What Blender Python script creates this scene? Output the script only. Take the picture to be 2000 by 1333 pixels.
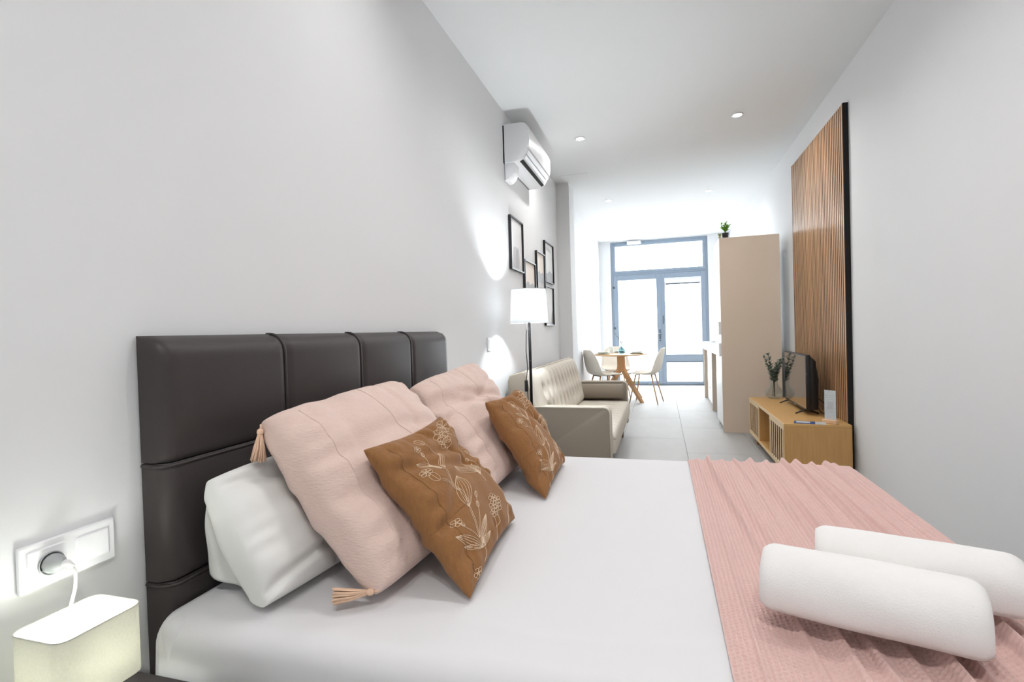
import bpy, bmesh, math, random
import numpy as np
from mathutils import Vector, Matrix

for o in list(bpy.data.objects):
    bpy.data.objects.remove(o, do_unlink=True)
S = bpy.context.scene
COL = S.collection
PI = math.pi
rnd = random.Random(7)

# ------------------------------------------------------------------ camera, world, exposure
cam_d = bpy.data.cameras.new('camera')
cam_d.sensor_width = 36.0
cam_d.lens = 18.0
cam_d.clip_start = 0.02
cam = bpy.data.objects.new('camera', cam_d)
COL.objects.link(cam)
_A = Vector((0.95989911, 0.27876429, -0.02973496))
_B = Vector((0.02393785, 0.0241775, 0.99942105))
_C = Vector((-0.27932182, 0.96005516, -0.01653494))
cam.matrix_world = Matrix(((_A.x, _B.x, -_C.x, 1.155), (_A.y, _B.y, -_C.y, 0.0),
                           (_A.z, _B.z, -_C.z, 1.12), (0, 0, 0, 1)))
S.camera = cam

world = bpy.data.worlds.new('sky')
S.world = world
world.use_nodes = True
_bg = world.node_tree.nodes['Background']
_bg.inputs[0].default_value = (0.88, 0.945, 1.0, 1)
_bg.inputs[1].default_value = 8.5

S.view_settings.view_transform = 'Standard'
S.view_settings.look = 'None'
S.view_settings.exposure = 0.86
S.view_settings.gamma = 1.0
S.view_settings.use_curve_mapping = False

# daylight enters only through the glazed door: portal for cleaner sampling of the sky
_pl = bpy.data.lights.new('sky_portal', 'AREA')
_pl.shape = 'RECTANGLE'; _pl.size = 1.9; _pl.size_y = 2.9
_pl.cycles.is_portal = True
_po = bpy.data.objects.new('sky_portal', _pl); COL.objects.link(_po)
_po.location = (1.13, 10.62, 1.43); _po.rotation_euler = (-PI/2, 0, 0)

DOWNLIGHT_W = 2.6
FLOOR_BULB = 430.0      # radiance of the lamp bulbs
BED_BULB = 29.0

# ------------------------------------------------------------------ materials
def lin(c):
    c = c/255.0
    return c/12.92 if c <= 0.04045 else ((c+0.055)/1.055)**2.4
def rgb(r, g, b): return (lin(r), lin(g), lin(b), 1.0)

MATS = {}
def mat(name, col, rough=0.6, metal=0.0, var=0.0, var_scale=8.0, bump=0.0, bump_scale=60.0,
        stretch=(1, 1, 1), sheen=0.0, spec=0.5, transmission=0.0, coat=0.0, rand=0.0):
    m = bpy.data.materials.new(name); m.use_nodes = True
    nt = m.node_tree; N = nt.nodes; L = nt.links
    b = N['Principled BSDF']
    b.inputs['Base Color'].default_value = col
    b.inputs['Roughness'].default_value = rough
    b.inputs['Metallic'].default_value = metal
    b.inputs['Specular IOR Level'].default_value = spec
    if sheen: b.inputs['Sheen Weight'].default_value = sheen
    if coat: b.inputs['Coat Weight'].default_value = coat
    if transmission: b.inputs['Transmission Weight'].default_value = transmission
    tc = N.new('ShaderNodeTexCoord'); mp = N.new('ShaderNodeMapping')
    mp.inputs['Scale'].default_value = stretch
    L.new(tc.outputs['Object'], mp.inputs['Vector'])
    if var or rand:
        nz = N.new('ShaderNodeTexNoise'); nz.inputs['Scale'].default_value = var_scale
        nz.inputs['Detail'].default_value = 5.0
        L.new(mp.outputs[0], nz.inputs['Vector'])
        mix = N.new('ShaderNodeMix'); mix.data_type = 'RGBA'
        mix.inputs['A'].default_value = tuple(max(0, c*(1-var)) for c in col[:3]) + (1,)
        mix.inputs['B'].default_value = tuple(min(1, c*(1+var)) for c in col[:3]) + (1,)
        if rand:
            oi = N.new('ShaderNodeObjectInfo'); ma = N.new('ShaderNodeMath'); ma.operation = 'MULTIPLY_ADD'
            ma.inputs[1].default_value = rand; ma.inputs[2].default_value = -rand/2
            L.new(oi.outputs['Random'], ma.inputs[0])
            ad = N.new('ShaderNodeMath'); ad.operation = 'ADD'; ad.use_clamp = True
            L.new(nz.outputs[0], ad.inputs[0]); L.new(ma.outputs[0], ad.inputs[1])
            L.new(ad.outputs[0], mix.inputs['Factor'])
        else:
            L.new(nz.outputs[0], mix.inputs['Factor'])
        L.new(mix.outputs['Result'], b.inputs['Base Color'])
    if bump:
        nb = N.new('ShaderNodeTexNoise'); nb.inputs['Scale'].default_value = bump_scale
        nb.inputs['Detail'].default_value = 4.0
        L.new(mp.outputs[0], nb.inputs['Vector'])
        bp = N.new('ShaderNodeBump'); bp.inputs['Strength'].default_value = bump
        bp.inputs['Distance'].default_value = 0.002
        L.new(nb.outputs[0], bp.inputs['Height']); L.new(bp.outputs[0], b.inputs['Normal'])
    MATS[name] = m
    return m

def emat(name, col, strength):
    m = bpy.data.materials.new(name); m.use_nodes = True
    nt = m.node_tree; nt.nodes.clear()
    e = nt.nodes.new('ShaderNodeEmission'); o = nt.nodes.new('ShaderNodeOutputMaterial')
    e.inputs[0].default_value = col; e.inputs[1].default_value = strength
    nt.links.new(e.outputs[0], o.inputs[0]); MATS[name] = m
    return m

def pane_mat(name, tint=(1, 1, 1, 1), gloss=0.08):
    m = bpy.data.materials.new(name); m.use_nodes = True
    nt = m.node_tree; nt.nodes.clear()
    t = nt.nodes.new('ShaderNodeBsdfTransparent'); t.inputs[0].default_value = tint
    g = nt.nodes.new('ShaderNodeBsdfGlossy'); g.inputs['Roughness'].default_value = 0.03
    lw = nt.nodes.new('ShaderNodeLayerWeight'); lw.inputs[0].default_value = 0.5
    fr = nt.nodes.new('ShaderNodeMath'); fr.operation = 'POWER'; fr.inputs[1].default_value = 3.0
    nt.links.new(lw.outputs['Facing'], fr.inputs[0])
    fm = nt.nodes.new('ShaderNodeMath'); fm.operation = 'MULTIPLY_ADD'; fm.inputs[1].default_value = 0.55; fm.inputs[2].default_value = 0.03
    nt.links.new(fr.outputs[0], fm.inputs[0]); fr = fm
    x = nt.nodes.new('ShaderNodeMixShader'); o = nt.nodes.new('ShaderNodeOutputMaterial')
    nt.links.new(fr.outputs[0], x.inputs[0])
    nt.links.new(t.outputs[0], x.inputs[1]); nt.links.new(g.outputs[0], x.inputs[2])
    nt.links.new(x.outputs[0], o.inputs[0]); MATS[name] = m
    return m

def shade_mat(name, col, trans=0.5):
    """lamp-shade cloth: part diffuse, part translucent, with a woven noise"""
    m = bpy.data.materials.new(name); m.use_nodes = True
    nt = m.node_tree; nt.nodes.clear()
    d = nt.nodes.new('ShaderNodeBsdfDiffuse'); t = nt.nodes.new('ShaderNodeBsdfTranslucent')
    tc = nt.nodes.new('ShaderNodeTexCoord'); nz = nt.nodes.new('ShaderNodeTexNoise')
    nz.inputs['Scale'].default_value = 220; nt.links.new(tc.outputs['Object'], nz.inputs['Vector'])
    mx = nt.nodes.new('ShaderNodeMix'); mx.data_type = 'RGBA'
    mx.inputs['A'].default_value = tuple(c*0.86 for c in col[:3]) + (1,); mx.inputs['B'].default_value = col
    nt.links.new(nz.outputs[0], mx.inputs['Factor'])
    nt.links.new(mx.outputs['Result'], d.inputs[0]); nt.links.new(mx.outputs['Result'], t.inputs[0])
    x = nt.nodes.new('ShaderNodeMixShader'); x.inputs[0].default_value = trans
    o = nt.nodes.new('ShaderNodeOutputMaterial')
    nt.links.new(d.outputs[0], x.inputs[1]); nt.links.new(t.outputs[0], x.inputs[2])
    nt.links.new(x.outputs[0], o.inputs[0]); MATS[name] = m
    return m

M_wall = mat('wall_paint', rgb(236, 237, 238), 0.85, var=0.012, var_scale=1.5, bump=0.04, bump_scale=90)
M_ceil = mat('ceiling_paint', rgb(238, 240, 241), 0.9, var=0.01, var_scale=1.0)
M_tile = mat('floor_tile', rgb(170, 168, 165), 0.62, spec=0.25, var=0.09, var_scale=2.2, bump=0.05, bump_scale=25, stretch=(3, 1, 1), rand=0.25)
M_grout = mat('grout', rgb(160, 158, 155), 0.9, var=0.03)
M_leather = mat('headboard_leatherette', rgb(60, 54, 53), 0.46, var=0.06, var_scale=40, bump=0.12, bump_scale=420, spec=0.42)
M_sheet = mat('white_cotton', rgb(227, 226, 228), 0.9, var=0.012, var_scale=6, bump=0.03, bump_scale=160, sheen=0.1)
M_pcase = mat('pillow_cotton', rgb(238, 238, 235), 0.88, var=0.015, var_scale=7, bump=0.05, bump_scale=130, sheen=0.1)
M_pink = mat('pink_muslin', rgb(226, 200, 189), 0.95, var=0.05, var_scale=30, bump=1.0, bump_scale=75, stretch=(1, 1.0, 3.5), sheen=0.15)
M_tassel = mat('tassel_cotton', rgb(236, 200, 172), 0.95, var=0.06, var_scale=90)
M_brown = mat('brown_linen', rgb(146, 101, 58), 0.92, var=0.2, var_scale=130, bump=0.6, bump_scale=220, stretch=(1, 1, 0.35), sheen=0.1)
M_thread = mat('cream_thread', rgb(232, 206, 178), 0.8, var=0.05, var_scale=90)
M_blanket = mat('pink_waffle', rgb(222, 188, 181), 0.95, var=0.04, var_scale=45, sheen=0.15)
M_towel = mat('white_terry', rgb(244, 242, 240), 0.98, var=0.02, var_scale=60, bump=0.5, bump_scale=380, sheen=0.3)
M_beige = mat('beige_laminate', rgb(224, 207, 188), 0.55, var=0.015, var_scale=5)
M_whitelam = mat('white_laminate', rgb(238, 238, 236), 0.4, var=0.01, var_scale=5)
M_oak = mat('oak_veneer', rgb(196, 152, 94), 0.5, var=0.17, var_scale=7, stretch=(9, 9, 0.7), bump=0.08, bump_scale=30)
M_oaktop = mat('oak_veneer_top', rgb(203, 160, 100), 0.42, var=0.12, var_scale=7, stretch=(9, 0.7, 9), bump=0.05, bump_scale=30)
M_oaklight = mat('oak_light_edge', rgb(224, 196, 152), 0.5, var=0.08, var_scale=9, stretch=(9, 1, 9))
M_slat = mat('slat_wood', rgb(188, 145, 104), 0.34, var=0.26, var_scale=6, stretch=(10, 10, 0.6), bump=0.06, bump_scale=30, rand=0.7)
M_felt = mat('black_felt', rgb(30, 27, 27), 0.9, var=0.1)
M_black = mat('black_plastic', rgb(22, 22, 25), 0.38, var=0.05)
M_screen = mat('tv_glass', rgb(30, 31, 34), 0.10, var=0.01, spec=1.0, coat=1.0)
M_screen.node_tree.nodes['Principled BSDF'].inputs['Coat IOR'].default_value = 1.9
M_blackmetal = mat('black_metal', rgb(22, 21, 21), 0.85, metal=0.0, spec=0.12, var=0.05)
M_wplastic = mat('white_plastic', rgb(240, 241, 243), 0.35, var=0.008)
M_grayplastic = mat('grey_plastic', rgb(168, 172, 172), 0.4, var=0.03)
M_alu = mat('grey_blue_aluminium', rgb(142, 156, 172), 0.45, var=0.03, metal=0.1)  # paler than the bare metal: flare from the bright glass put into the colour
M_darkalu = mat('dark_aluminium', rgb(84, 92, 102), 0.5, var=0.03)
M_steel = mat('brushed_steel', rgb(190, 192, 196), 0.25, metal=0.9, var=0.03)
M_glass = pane_mat('clear_pane')
M_vglass = pane_mat('vase_glass', (0.93, 0.95, 0.95, 1))
M_blueglass = pane_mat('blue_glass', (0.72, 0.87, 0.92, 1))
M_sofa = mat('sofa_linen_light', rgb(216, 209, 197), 0.95, var=0.05, var_scale=180, bump=0.25, bump_scale=420, spec=0.1)
M_sofad = mat('sofa_linen_taupe', rgb(156, 146, 133), 0.95, var=0.08, var_scale=240, bump=0.3, bump_scale=420, spec=0.1)
M_piping = mat('piping', rgb(214, 206, 192), 0.9, var=0.05)
M_button = mat('button_cloth', rgb(150, 141, 128), 0.95, var=0.05)
M_legwood_gapshade = mat('walnut_leg_and_gap_shade', rgb(120, 84, 60), 0.5, var=0.15, stretch=(8, 8, 1))  # sofa leg wood; also the dark tone for shade in the bench doors
M_tablewood = mat('table_oak', rgb(212, 166, 120), 0.5, var=0.12, stretch=(8, 8, 1), var_scale=6)
M_tabletop = mat('table_top_oak', rgb(218, 180, 138), 0.45, var=0.1, stretch=(8, 1, 8), var_scale=6)
M_shell = mat('chair_fabric', rgb(232, 224, 211), 0.9, var=0.03, var_scale=90, bump=0.15, bump_scale=300)
M_chleg = mat('chair_leg_oak_metal', rgb(196, 158, 116), 0.5, var=0.1, stretch=(8, 8, 1))
M_ceramic = mat('white_ceramic', rgb(236, 236, 230), 0.3, var=0.01)
M_sage = mat('sage_ceramic', rgb(196, 200, 184), 0.4, var=0.03)
M_euc = mat('eucalyptus_leaf', rgb(118, 138, 128), 0.7, var=0.22, var_scale=30)
M_stem = mat('plant_stem', rgb(92, 84, 62), 0.8, var=0.1)
M_green = mat('bright_leaf', rgb(132, 190, 58), 0.6, var=0.3, var_scale=40)
M_ygreen = mat('pale_leaf', rgb(176, 184, 96), 0.6, var=0.2, var_scale=40)
M_pot = mat('dark_pot', rgb(62, 58, 64), 0.6, var=0.05)
M_soil = mat('soil', rgb(58, 46, 38), 0.95, var=0.2)
M_night = mat('black_nightstand', rgb(40, 36, 36), 0.5, var=0.15, stretch=(6, 1, 6))
M_shade_cream = shade_mat('cream_shade', (0.84, 0.835, 0.75, 1), 0.26)
M_shade_white = shade_mat('white_shade', (0.90, 0.91, 0.92, 1), 0.5)
M_bulb = emat('floor_lamp_bulb', (0.90, 0.96, 1.0, 1), FLOOR_BULB)
M_bulb2 = emat('table_lamp_bulb', (0.97, 1.0, 0.95, 1), BED_BULB)
M_led = emat('downlight_glow', (1.0, 0.99, 0.97, 1), 40.0)
M_cable = mat('white_cable', rgb(236, 236, 236), 0.45, var=0.01)
M_paper = mat('art_paper', rgb(240, 240, 240), 0.7, var=0.01)
M_artgray = mat('art_grey', rgb(194, 196, 199), 0.8, var=0.1, var_scale=14)
M_artsky = mat('art_peach_sky', rgb(250, 240, 231), 0.8, var=0.03)
M_artsea = mat('art_pale_sea', rgb(214, 212, 214), 0.8, var=0.06, var_scale=20)
M_artdark = mat('art_dark', rgb(104, 104, 108), 0.8, var=0.1)
M_woodpale = mat('pale_wood_block', rgb(226, 186, 146), 0.55, var=0.1, stretch=(1, 8, 8))
M_bluepaper = mat('leaflet_blue', rgb(52, 78, 132), 0.5, var=0.25, var_scale=60)
M_card = mat('card_print', rgb(206, 212, 216), 0.3, var=0.2, var_scale=55)
M_acryl = pane_mat('acrylic', (0.9, 0.93, 0.95, 1))
M_pave = mat('pavement', rgb(205, 203, 200), 0.9, var=0.05)
M_box = mat('bed_base_cloth', rgb(50, 45, 44), 0.8, var=0.05)

# ------------------------------------------------------------------ mesh helpers
def mesh(name, verts, faces, smooth=False):
    me = bpy.data.meshes.new(name)
    verts = np.asarray(verts, dtype=np.float32).reshape(-1, 3)
    me.from_pydata(verts.tolist(), [], faces if isinstance(faces, list) else faces.tolist())
    me.validate()
    if smooth:
        me.polygons.foreach_set('use_smooth', [True]*len(me.polygons))
    me.update()
    return me

def bigmesh(name, V, F, smooth=True):
    """fast path: F is an (n,4) int array"""
    me = bpy.data.meshes.new(name)
    V = np.ascontiguousarray(V, dtype=np.float32).reshape(-1, 3); F = np.ascontiguousarray(F, dtype=np.int32)
    n = len(F)
    me.vertices.add(len(V)); me.vertices.foreach_set('co', V.ravel())
    me.loops.add(n*4); me.loops.foreach_set('vertex_index', F.ravel())
    me.polygons.add(n); me.polygons.foreach_set('loop_start', np.arange(0, n*4, 4, dtype=np.int32))
    if smooth: me.polygons.foreach_set('use_smooth', np.ones(n, dtype=bool))
    me.update(calc_edges=True); me.validate()
    return me

def obj(name, me, m, parent=None, loc=None, rot=None):
    o = bpy.data.objects.new(name, me); COL.objects.link(o)
    if me is not None and m is not None and len(me.materials) == 0: me.materials.append(m)
    if parent is not None: o.parent = parent
    if loc is not None: o.location = loc
    if rot is not None: o.rotation_euler = rot
    return o

def tag(o, label=None, cat=None, group=None, kind=None):
    if label: o['label'] = label
    if cat: o['category'] = cat
    if group: o['group'] = group
    if kind: o['kind'] = kind
    return o

def thing(name, label, cat, loc=(0, 0, 0), rz=0.0, group=None):
    o = bpy.data.objects.new(name, None); COL.objects.link(o)
    o.empty_display_size = 0.1
    o.location = loc; o.rotation_euler = (0, 0, rz)
    return tag(o, label, cat, group)

class B:
    """collects simple solids into one mesh"""
    def __init__(s): s.bm = bmesh.new()
    def box(s, x0, x1, y0, y1, z0, z1, bev=0.0, seg=2, rot=None):
        r = bmesh.ops.create_cube(s.bm, size=1.0)
        vs = r['verts']
        for v in vs:
            v.co = Vector(((x0+x1)/2 + v.co.x*(x1-x0), (y0+y1)/2 + v.co.y*(y1-y0), (z0+z1)/2 + v.co.z*(z1-z0)))
        if rot is not None:
            c = Vector(((x0+x1)/2, (y0+y1)/2, (z0+z1)/2))
            bmesh.ops.rotate(s.bm, verts=vs, cent=c, matrix=rot)
        if bev > 0:
            es = list({e for v in vs for e in v.link_edges})
            bmesh.ops.bevel(s.bm, geom=es, offset=bev, segments=seg, profile=0.5, affect='EDGES')
        return s
    def raw(s, verts, faces):
        vs = [s.bm.verts.new(v) for v in verts]
        for f in faces:
            try: s.bm.faces.new([vs[i] for i in f])
            except ValueError: pass
        return s
    def tube(s, pts, r, n=8, cap=True):
        pts = [Vector(p) for p in pts]
        rs = r if isinstance(r, (list, tuple)) else [r]*len(pts)
        up = Vector((0, 0, 1)); rings = []
        t0 = (pts[1]-pts[0]).normalized()
        a = t0.cross(up)
        if a.length < 1e-4: a = t0.cross(Vector((1, 0, 0)))
        a.normalize()
        for i, p in enumerate(pts):
            t = (pts[min(i+1, len(pts)-1)] - pts[max(i-1, 0)]).normalized()
            a = (a - t*a.dot(t)).normalized(); b = t.cross(a)
            rings.append([s.bm.verts.new(p + (a*math.cos(2*PI*k/n) + b*math.sin(2*PI*k/n))*rs[i]) for k in range(n)])
        for i in range(len(rings)-1):
            for k in range(n):
                s.bm.faces.new((rings[i][k], rings[i][(k+1) % n], rings[i+1][(k+1) % n], rings[i+1][k]))
        if cap:
            s.bm.faces.new(rings[0][::-1]); s.bm.faces.new(rings[-1])
        return s
    def lathe(s, prof, n=24, c=(0, 0, 0), sx=1.0, sy=1.0):
        rings = []
        for (r, z) in prof:
            if r < 1e-6: rings.append([s.bm.verts.new((c[0], c[1], c[2]+z))])
            else: rings.append([s.bm.verts.new((c[0]+sx*r*math.cos(2*PI*k/n), c[1]+sy*r*math.sin(2*PI*k/n), c[2]+z)) for k in range(n)])
        for i in range(len(rings)-1):
            p, q = rings[i], rings[i+1]
            for k in range(n):
                k2 = (k+1) % n
                if len(p) == 1 and len(q) == 1: continue
                if len(p) == 1: s.bm.faces.new((p[0], q[k2], q[k]))
                elif len(q) == 1: s.bm.faces.new((p[k], p[k2], q[0]))
                else: s.bm.faces.new((p[k], p[k2], q[k2], q[k]))
        return s
    def prism(s, poly, axis, lo, hi, bev=0.0):
        """extrude a 2D polygon along axis ('x': (y,z), 'y': (x,z), 'z': (x,y))"""
        def P(a, b, c):
            return (c, a, b) if axis == 'x' else ((a, c, b) if axis == 'y' else (a, b, c))
        n = len(poly)
        v0 = [s.bm.verts.new(P(a, b, lo)) for a, b in poly]; v1 = [s.bm.verts.new(P(a, b, hi)) for a, b in poly]
        fs = [s.bm.faces.new(v0[::-1]), s.bm.faces.new(v1)]
        for i in range(n):
            fs.append(s.bm.faces.new((v0[i], v0[(i+1) % n], v1[(i+1) % n], v1[i])))
        if bev:
            es = set(fs[0].edges) | set(fs[1].edges)
            bmesh.ops.bevel(s.bm, geom=list(es), offset=bev, segments=2, profile=0.5, affect='EDGES')
        return s
    def mesh(s, name, smooth=False, auto=None):
        bmesh.ops.recalc_face_normals(s.bm, faces=s.bm.faces)
        me = bpy.data.meshes.new(name); s.bm.to_mesh(me); s.bm.free()
        if smooth: me.polygons.foreach_set('use_smooth', [True]*len(me.polygons))
        if auto is not None:
            me.polygons.foreach_set('use_smooth', [True]*len(me.polygons))
            me.set_sharp_from_angle(angle=math.radians(auto))
        me.update()
        return me
    def build(s, name, m, parent=None, smooth=False, auto=None, loc=None, rot=None):
        return obj(name, s.mesh(name, smooth, auto), m, parent, loc, rot)

def sub(o, v):
    return tuple(a-b for a, b in zip(v, o))

def copy_tree(o, parent=None):
    c = o.copy(); COL.objects.link(c); c.parent = parent
    for ch in [x for x in bpy.data.objects if x.parent == o]:
        copy_tree(ch, c)
    return c

def arc(cx, cy, r, a0, a1, n):
    return [(cx+r*math.cos(a0+(a1-a0)*i/n), cy+r*math.sin(a0+(a1-a0)*i/n)) for i in range(n+1)]

def rrect(x0, x1, y0, y1, r, n=5):
    return (arc(x1-r, y1-r, r, 0, PI/2, n) + arc(x0+r, y1-r, r, PI/2, PI, n) +
            arc(x0+r, y0+r, r, PI, 1.5*PI, n) + arc(x1-r, y0+r, r, 1.5*PI, 2*PI, n))

def gridfaces(nu, nv, wrap_u=False, off=0):
    """(nu x nv) vertex grid, index = i*nv + j"""
    i = np.arange(nu if wrap_u else nu-1)[:, None]; j = np.arange(nv-1)[None, :]
    i2 = (i+1) % nu
    return (np.stack([i*nv+j, i2*nv+j, i2*nv+j+1, i*nv+j+1], -1).reshape(-1, 4) + off)

def sinnoise(X, Y, seed, n=10, f0=3.0, f1=14.0):
    r = np.random.RandomState(seed); z = np.zeros_like(X)
    for k in range(n):
        f = f0*(f1/f0)**(k/(n-1)); a = r.uniform(0, 2*PI); p = r.uniform(0, 2*PI)
        wx = np.sin(Y*f*0.5+r.uniform(0, 6))*0.8
        z += np.sin((X*math.cos(a)+Y*math.sin(a))*f + p + wx)/(1+k*0.55)
    return z/2.2

# ------------------------------------------------------------------ room shell
RX = 2.425      # right wall
ZC = 2.872      # ceiling
YB = 10.40      # back wall with the glazed door
YF = -1.45      # wall behind the camera

def struct(o): o['kind'] = 'structure'; return o

fl = struct(B().box(-0.12, RX+0.12, YF-0.1, YB+0.3, -0.10, -0.004).build('floor', M_grout))
# large-format tiles, each a piece of the floor
tile_meshes = {}
xs = [0.0, 0.155, 0.755, 1.355, 1.955, RX]
for ci in range(5):
    x0, x1 = xs[ci], xs[ci+1]
    y = YF + (-0.6 if ci % 2 else 0.0) - 0.35
    while y < YB+0.25:
        a, b = max(y, YF), min(y+1.2, YB+0.28)
        if b - a > 0.02:
            key = (round(x1-x0, 3), round(b-a, 3))
            if key not in tile_meshes:
                tile_meshes[key] = B().box(-(x1-x0)/2+0.0012, (x1-x0)/2-0.0012, -(b-a)/2+0.0012, (b-a)/2-0.0012, -0.008, 0.0, 0.0012, 1).mesh('tile')
            obj('tile', tile_meshes[key], M_tile, fl, loc=((x0+x1)/2, (a+b)/2, 0.0))
        y += 1.2

struct(B().box(-0.12, RX+0.12, YF-0.1, YB+0.3, ZC, ZC+0.12).build('ceiling', M_ceil))
struct(B().box(-0.12, 0.0, YF-0.1, YB+0.3, -0.1, ZC).build('wall_left', M_wall))
struct(B().box(RX, RX+0.12, YF-0.1, YB+0.3, -0.1, ZC).build('wall_right', M_wall))
struct(B().box(-0.12, RX+0.12, YF-0.1, YF, -0.1, ZC).build('wall_front', M_wall))
DX0, DX1, DZ = 0.225, 2.045, 2.855
struct(B().box(-0.12, DX0, YB, YB+0.3, -0.1, ZC).box(DX1, RX+0.12, YB, YB+0.3, -0.1, ZC)
       .box(DX0, DX1, YB, YB+0.3, DZ, ZC).build('wall_back', M_wall))
struct(B().box(0.0, 0.15, 6.04, 6.40, -0.002, ZC).build('trim_1', M_wall))['label'] = 'white pilaster standing out from the left wall beyond the sofa'
# ceiling access hatch
hatch = struct(B().box(0.10, 0.42, 5.75, 6.02, ZC-0.003, ZC+0.01, 0.002, 1).build('trim_2', M_ceil))
hatch['label'] = 'white flush access hatch in the ceiling'

# glazed door with transom ------------------------------------------------
door = bpy.data.objects.new('door_1', None); COL.objects.link(door); door.location = (DX0, YB, 0)
struct(door); door['label'] = 'tall grey-blue aluminium double door with glass panes and transom'
def dbox(name, x0, x1, z0, z1, y0, y1, m, par, bev=0.003):
    return B().box(x0-DX0, x1-DX0, y0-YB, y1-YB, z0, z1, bev, 1).build(name, m, par)
yA, yB2 = YB+0.03, YB+0.10
fr = B()
for (a, b, c, d) in ((DX0, DX0+0.055, 0, DZ), (DX1-0.055, DX1, 0, DZ), (DX0+0.055, DX1-0.055, DZ-0.06, DZ),
                     (DX0+0.055, DX1-0.055, 2.19, 2.24), (DX0+0.055, DX1-0.055, 0.0, 0.025)):
    fr.box(a-DX0, b-DX0, yA-YB, yB2-YB, c, d, 0.003, 1)
fr.build('frame', M_alu, door)
def ring(x0, x1, z0, z1, wl, wr, wt, wb, y0, y1, name, par):
    b = B()
    for (p, q, r, s) in ((x0, x0+wl, z0, z1), (x1-wr, x1, z0, z1), (x0+wl, x1-wr, z1-wt, z1), (x0+wl, x1-wr, z0, z0+wb)):
        b.box(p-DX0, q-DX0, y0-YB, y1-YB, r, s, 0.004, 1)
    return b.build(name, M_alu, par)
tr = ring(DX0+0.05, DX1-0.05, 2.235, DZ-0.055, 0.042, 0.042, 0.035, 0.045, yA-0.012, yB2-0.01, 'transom_sash', door)
dbox('pane', DX0+0.092, DX1-0.092, 2.28, DZ-0.09, YB+0.058, YB+0.066, M_glass, tr, 0)
xm = 1.175
lf = ring(DX0+0.05, xm, 0.028, 2.188, 0.082, 0.085, 0.10, 0.055, yA-0.015, yB2-0.01, 'leaf', door)
dbox('pane', DX0+0.132, xm-0.085, 0.083, 2.088, YB+0.058, YB+0.066, M_glass, lf, 0)
rf = ring(xm+0.004, DX1-0.05, 0.028, 2.188, 0.075, 0.082, 0.10, 0.05, yA-0.015, yB2-0.01, 'leaf', door)
dbox('mid_rail', xm+0.079, DX1-0.132, 0.44, 0.60, yA-0.013, yB2-0.012, M_alu, rf)
dbox('glazing_gasket', xm+0.079, DX1-0.132, 0.455, 0.466, yA-0.016, yA-0.012, M_darkalu, rf, 0)
dbox('pane', xm+0.079, DX1-0.132, 0.60, 2.088, YB+0.058, YB+0.066, M_glass, rf, 0)
dbox('pane', xm+0.079, DX1-0.132, 0.078, 0.44, YB+0.058, YB+0.066, M_glass, rf, 0)
bl = dbox('roller_blind', xm+0.085, DX1-0.138, 1.985, 2.085, YB+0.040, YB+0.052, M_wplastic, rf, 0.004)
dbox('blind_bottom_bar', xm+0.085, DX1-0.138, 1.962, 1.985, YB+0.036, YB+0.054, M_darkalu, bl, 0.003)
dbox('astragal', xm-0.012, xm+0.016, 0.028, 2.188, yA-0.020, yB2-0.005, M_alu, rf)
h = B().box(1.128-DX0, 1.152-DX0, yA-0.030-YB, yA-0.014-YB, 0.86, 1.10, 0.004, 1)
hd = h.build('lock_plate', M_darkalu, lf)
B().tube([sub(door.location, p) for p in ((1.14, yA-0.02, 1.02), (1.14, yA-0.07, 1.02), (1.125, yA-0.075, 1.02), (1.01, yA-0.075, 1.02))], 0.009, 8).build('lever_handle', M_steel, hd, smooth=True)
B().lathe([(0, 0), (0.012, 0), (0.012, 0.014), (0, 0.014)], 12).build('keyhole_rose', M_steel, hd, loc=(1.14-DX0, yA-0.03-YB, 0.90), rot=(PI/2, 0, 0))
B().box(1.205-DX0, 1.222-DX0, yA-0.03-YB, yA-0.014-YB, 1.20, 1.36, 0.004, 1).build('shoot_bolt', M_darkalu, rf)
for z in (0.35, 1.12, 1.93):
    B().box(DX0+0.03-DX0, DX0+0.075-DX0, yA-0.028-YB, yA-0.012-YB, z, z+0.045, 0.004, 1).build('hinge', M_darkalu, lf)
struct(B().box(-6, 9, YB+0.3, 26, -0.12, -0.02).build('ground_outside', M_pave))

# ------------------------------------------------------------------ ceiling downlights
ring_me = B().lathe([(0.034, 0.0), (0.047, -0.0005), (0.048, 0.003), (0.046, 0.006), (0.036, 0.008), (0.034, 0.0)], 28).mesh('ring', smooth=True)
lens_me = B().lathe([(0, 0.002), (0.035, 0.002)], 24).mesh('lens')
def downlight(x, y, label, w=1.0):
    t = thing('downlight', label, 'ceiling light', (x, y, ZC-0.006), 0, 'recessed ceiling downlights')
    obj('ring', ring_me, M_wplastic, t); obj('lens', lens_me, M_led, t)
    l = bpy.data.lights.new('downlight_lamp', 'AREA'); l.shape = 'DISK'; l.size = 0.07; l.energy = DOWNLIGHT_W*w
    l.color = (1.0, 0.985, 0.97); l.spread = math.radians(150)
    lo = bpy.data.objects.new('downlight_lamp', l); COL.objects.link(lo); lo.parent = t; lo.location = (0, 0, -0.004)
downlight(0.491, 4.70, 'round recessed downlight in the ceiling beside the air conditioner', 1.2)
downlight(1.807, 4.64, 'round recessed downlight in the ceiling near the slatted panel top', 2.0)
downlight(0.515, 7.07, 'small recessed downlight in the ceiling past the wall pilaster')
downlight(0.524, 8.50, 'faint recessed downlight in the ceiling nearest the glass door')
downlight(1.79, 7.07, 'recessed downlight in the ceiling above the kitchen counter')
downlight(1.79, 8.50, 'recessed downlight in the ceiling on the counter side by the door')
downlight(0.58, 1.62, 'unseen downlight added in the ceiling over the pillow end of the bed', 0.75)  # added out of view for brightness, placed by the scallop on the left wall
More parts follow.
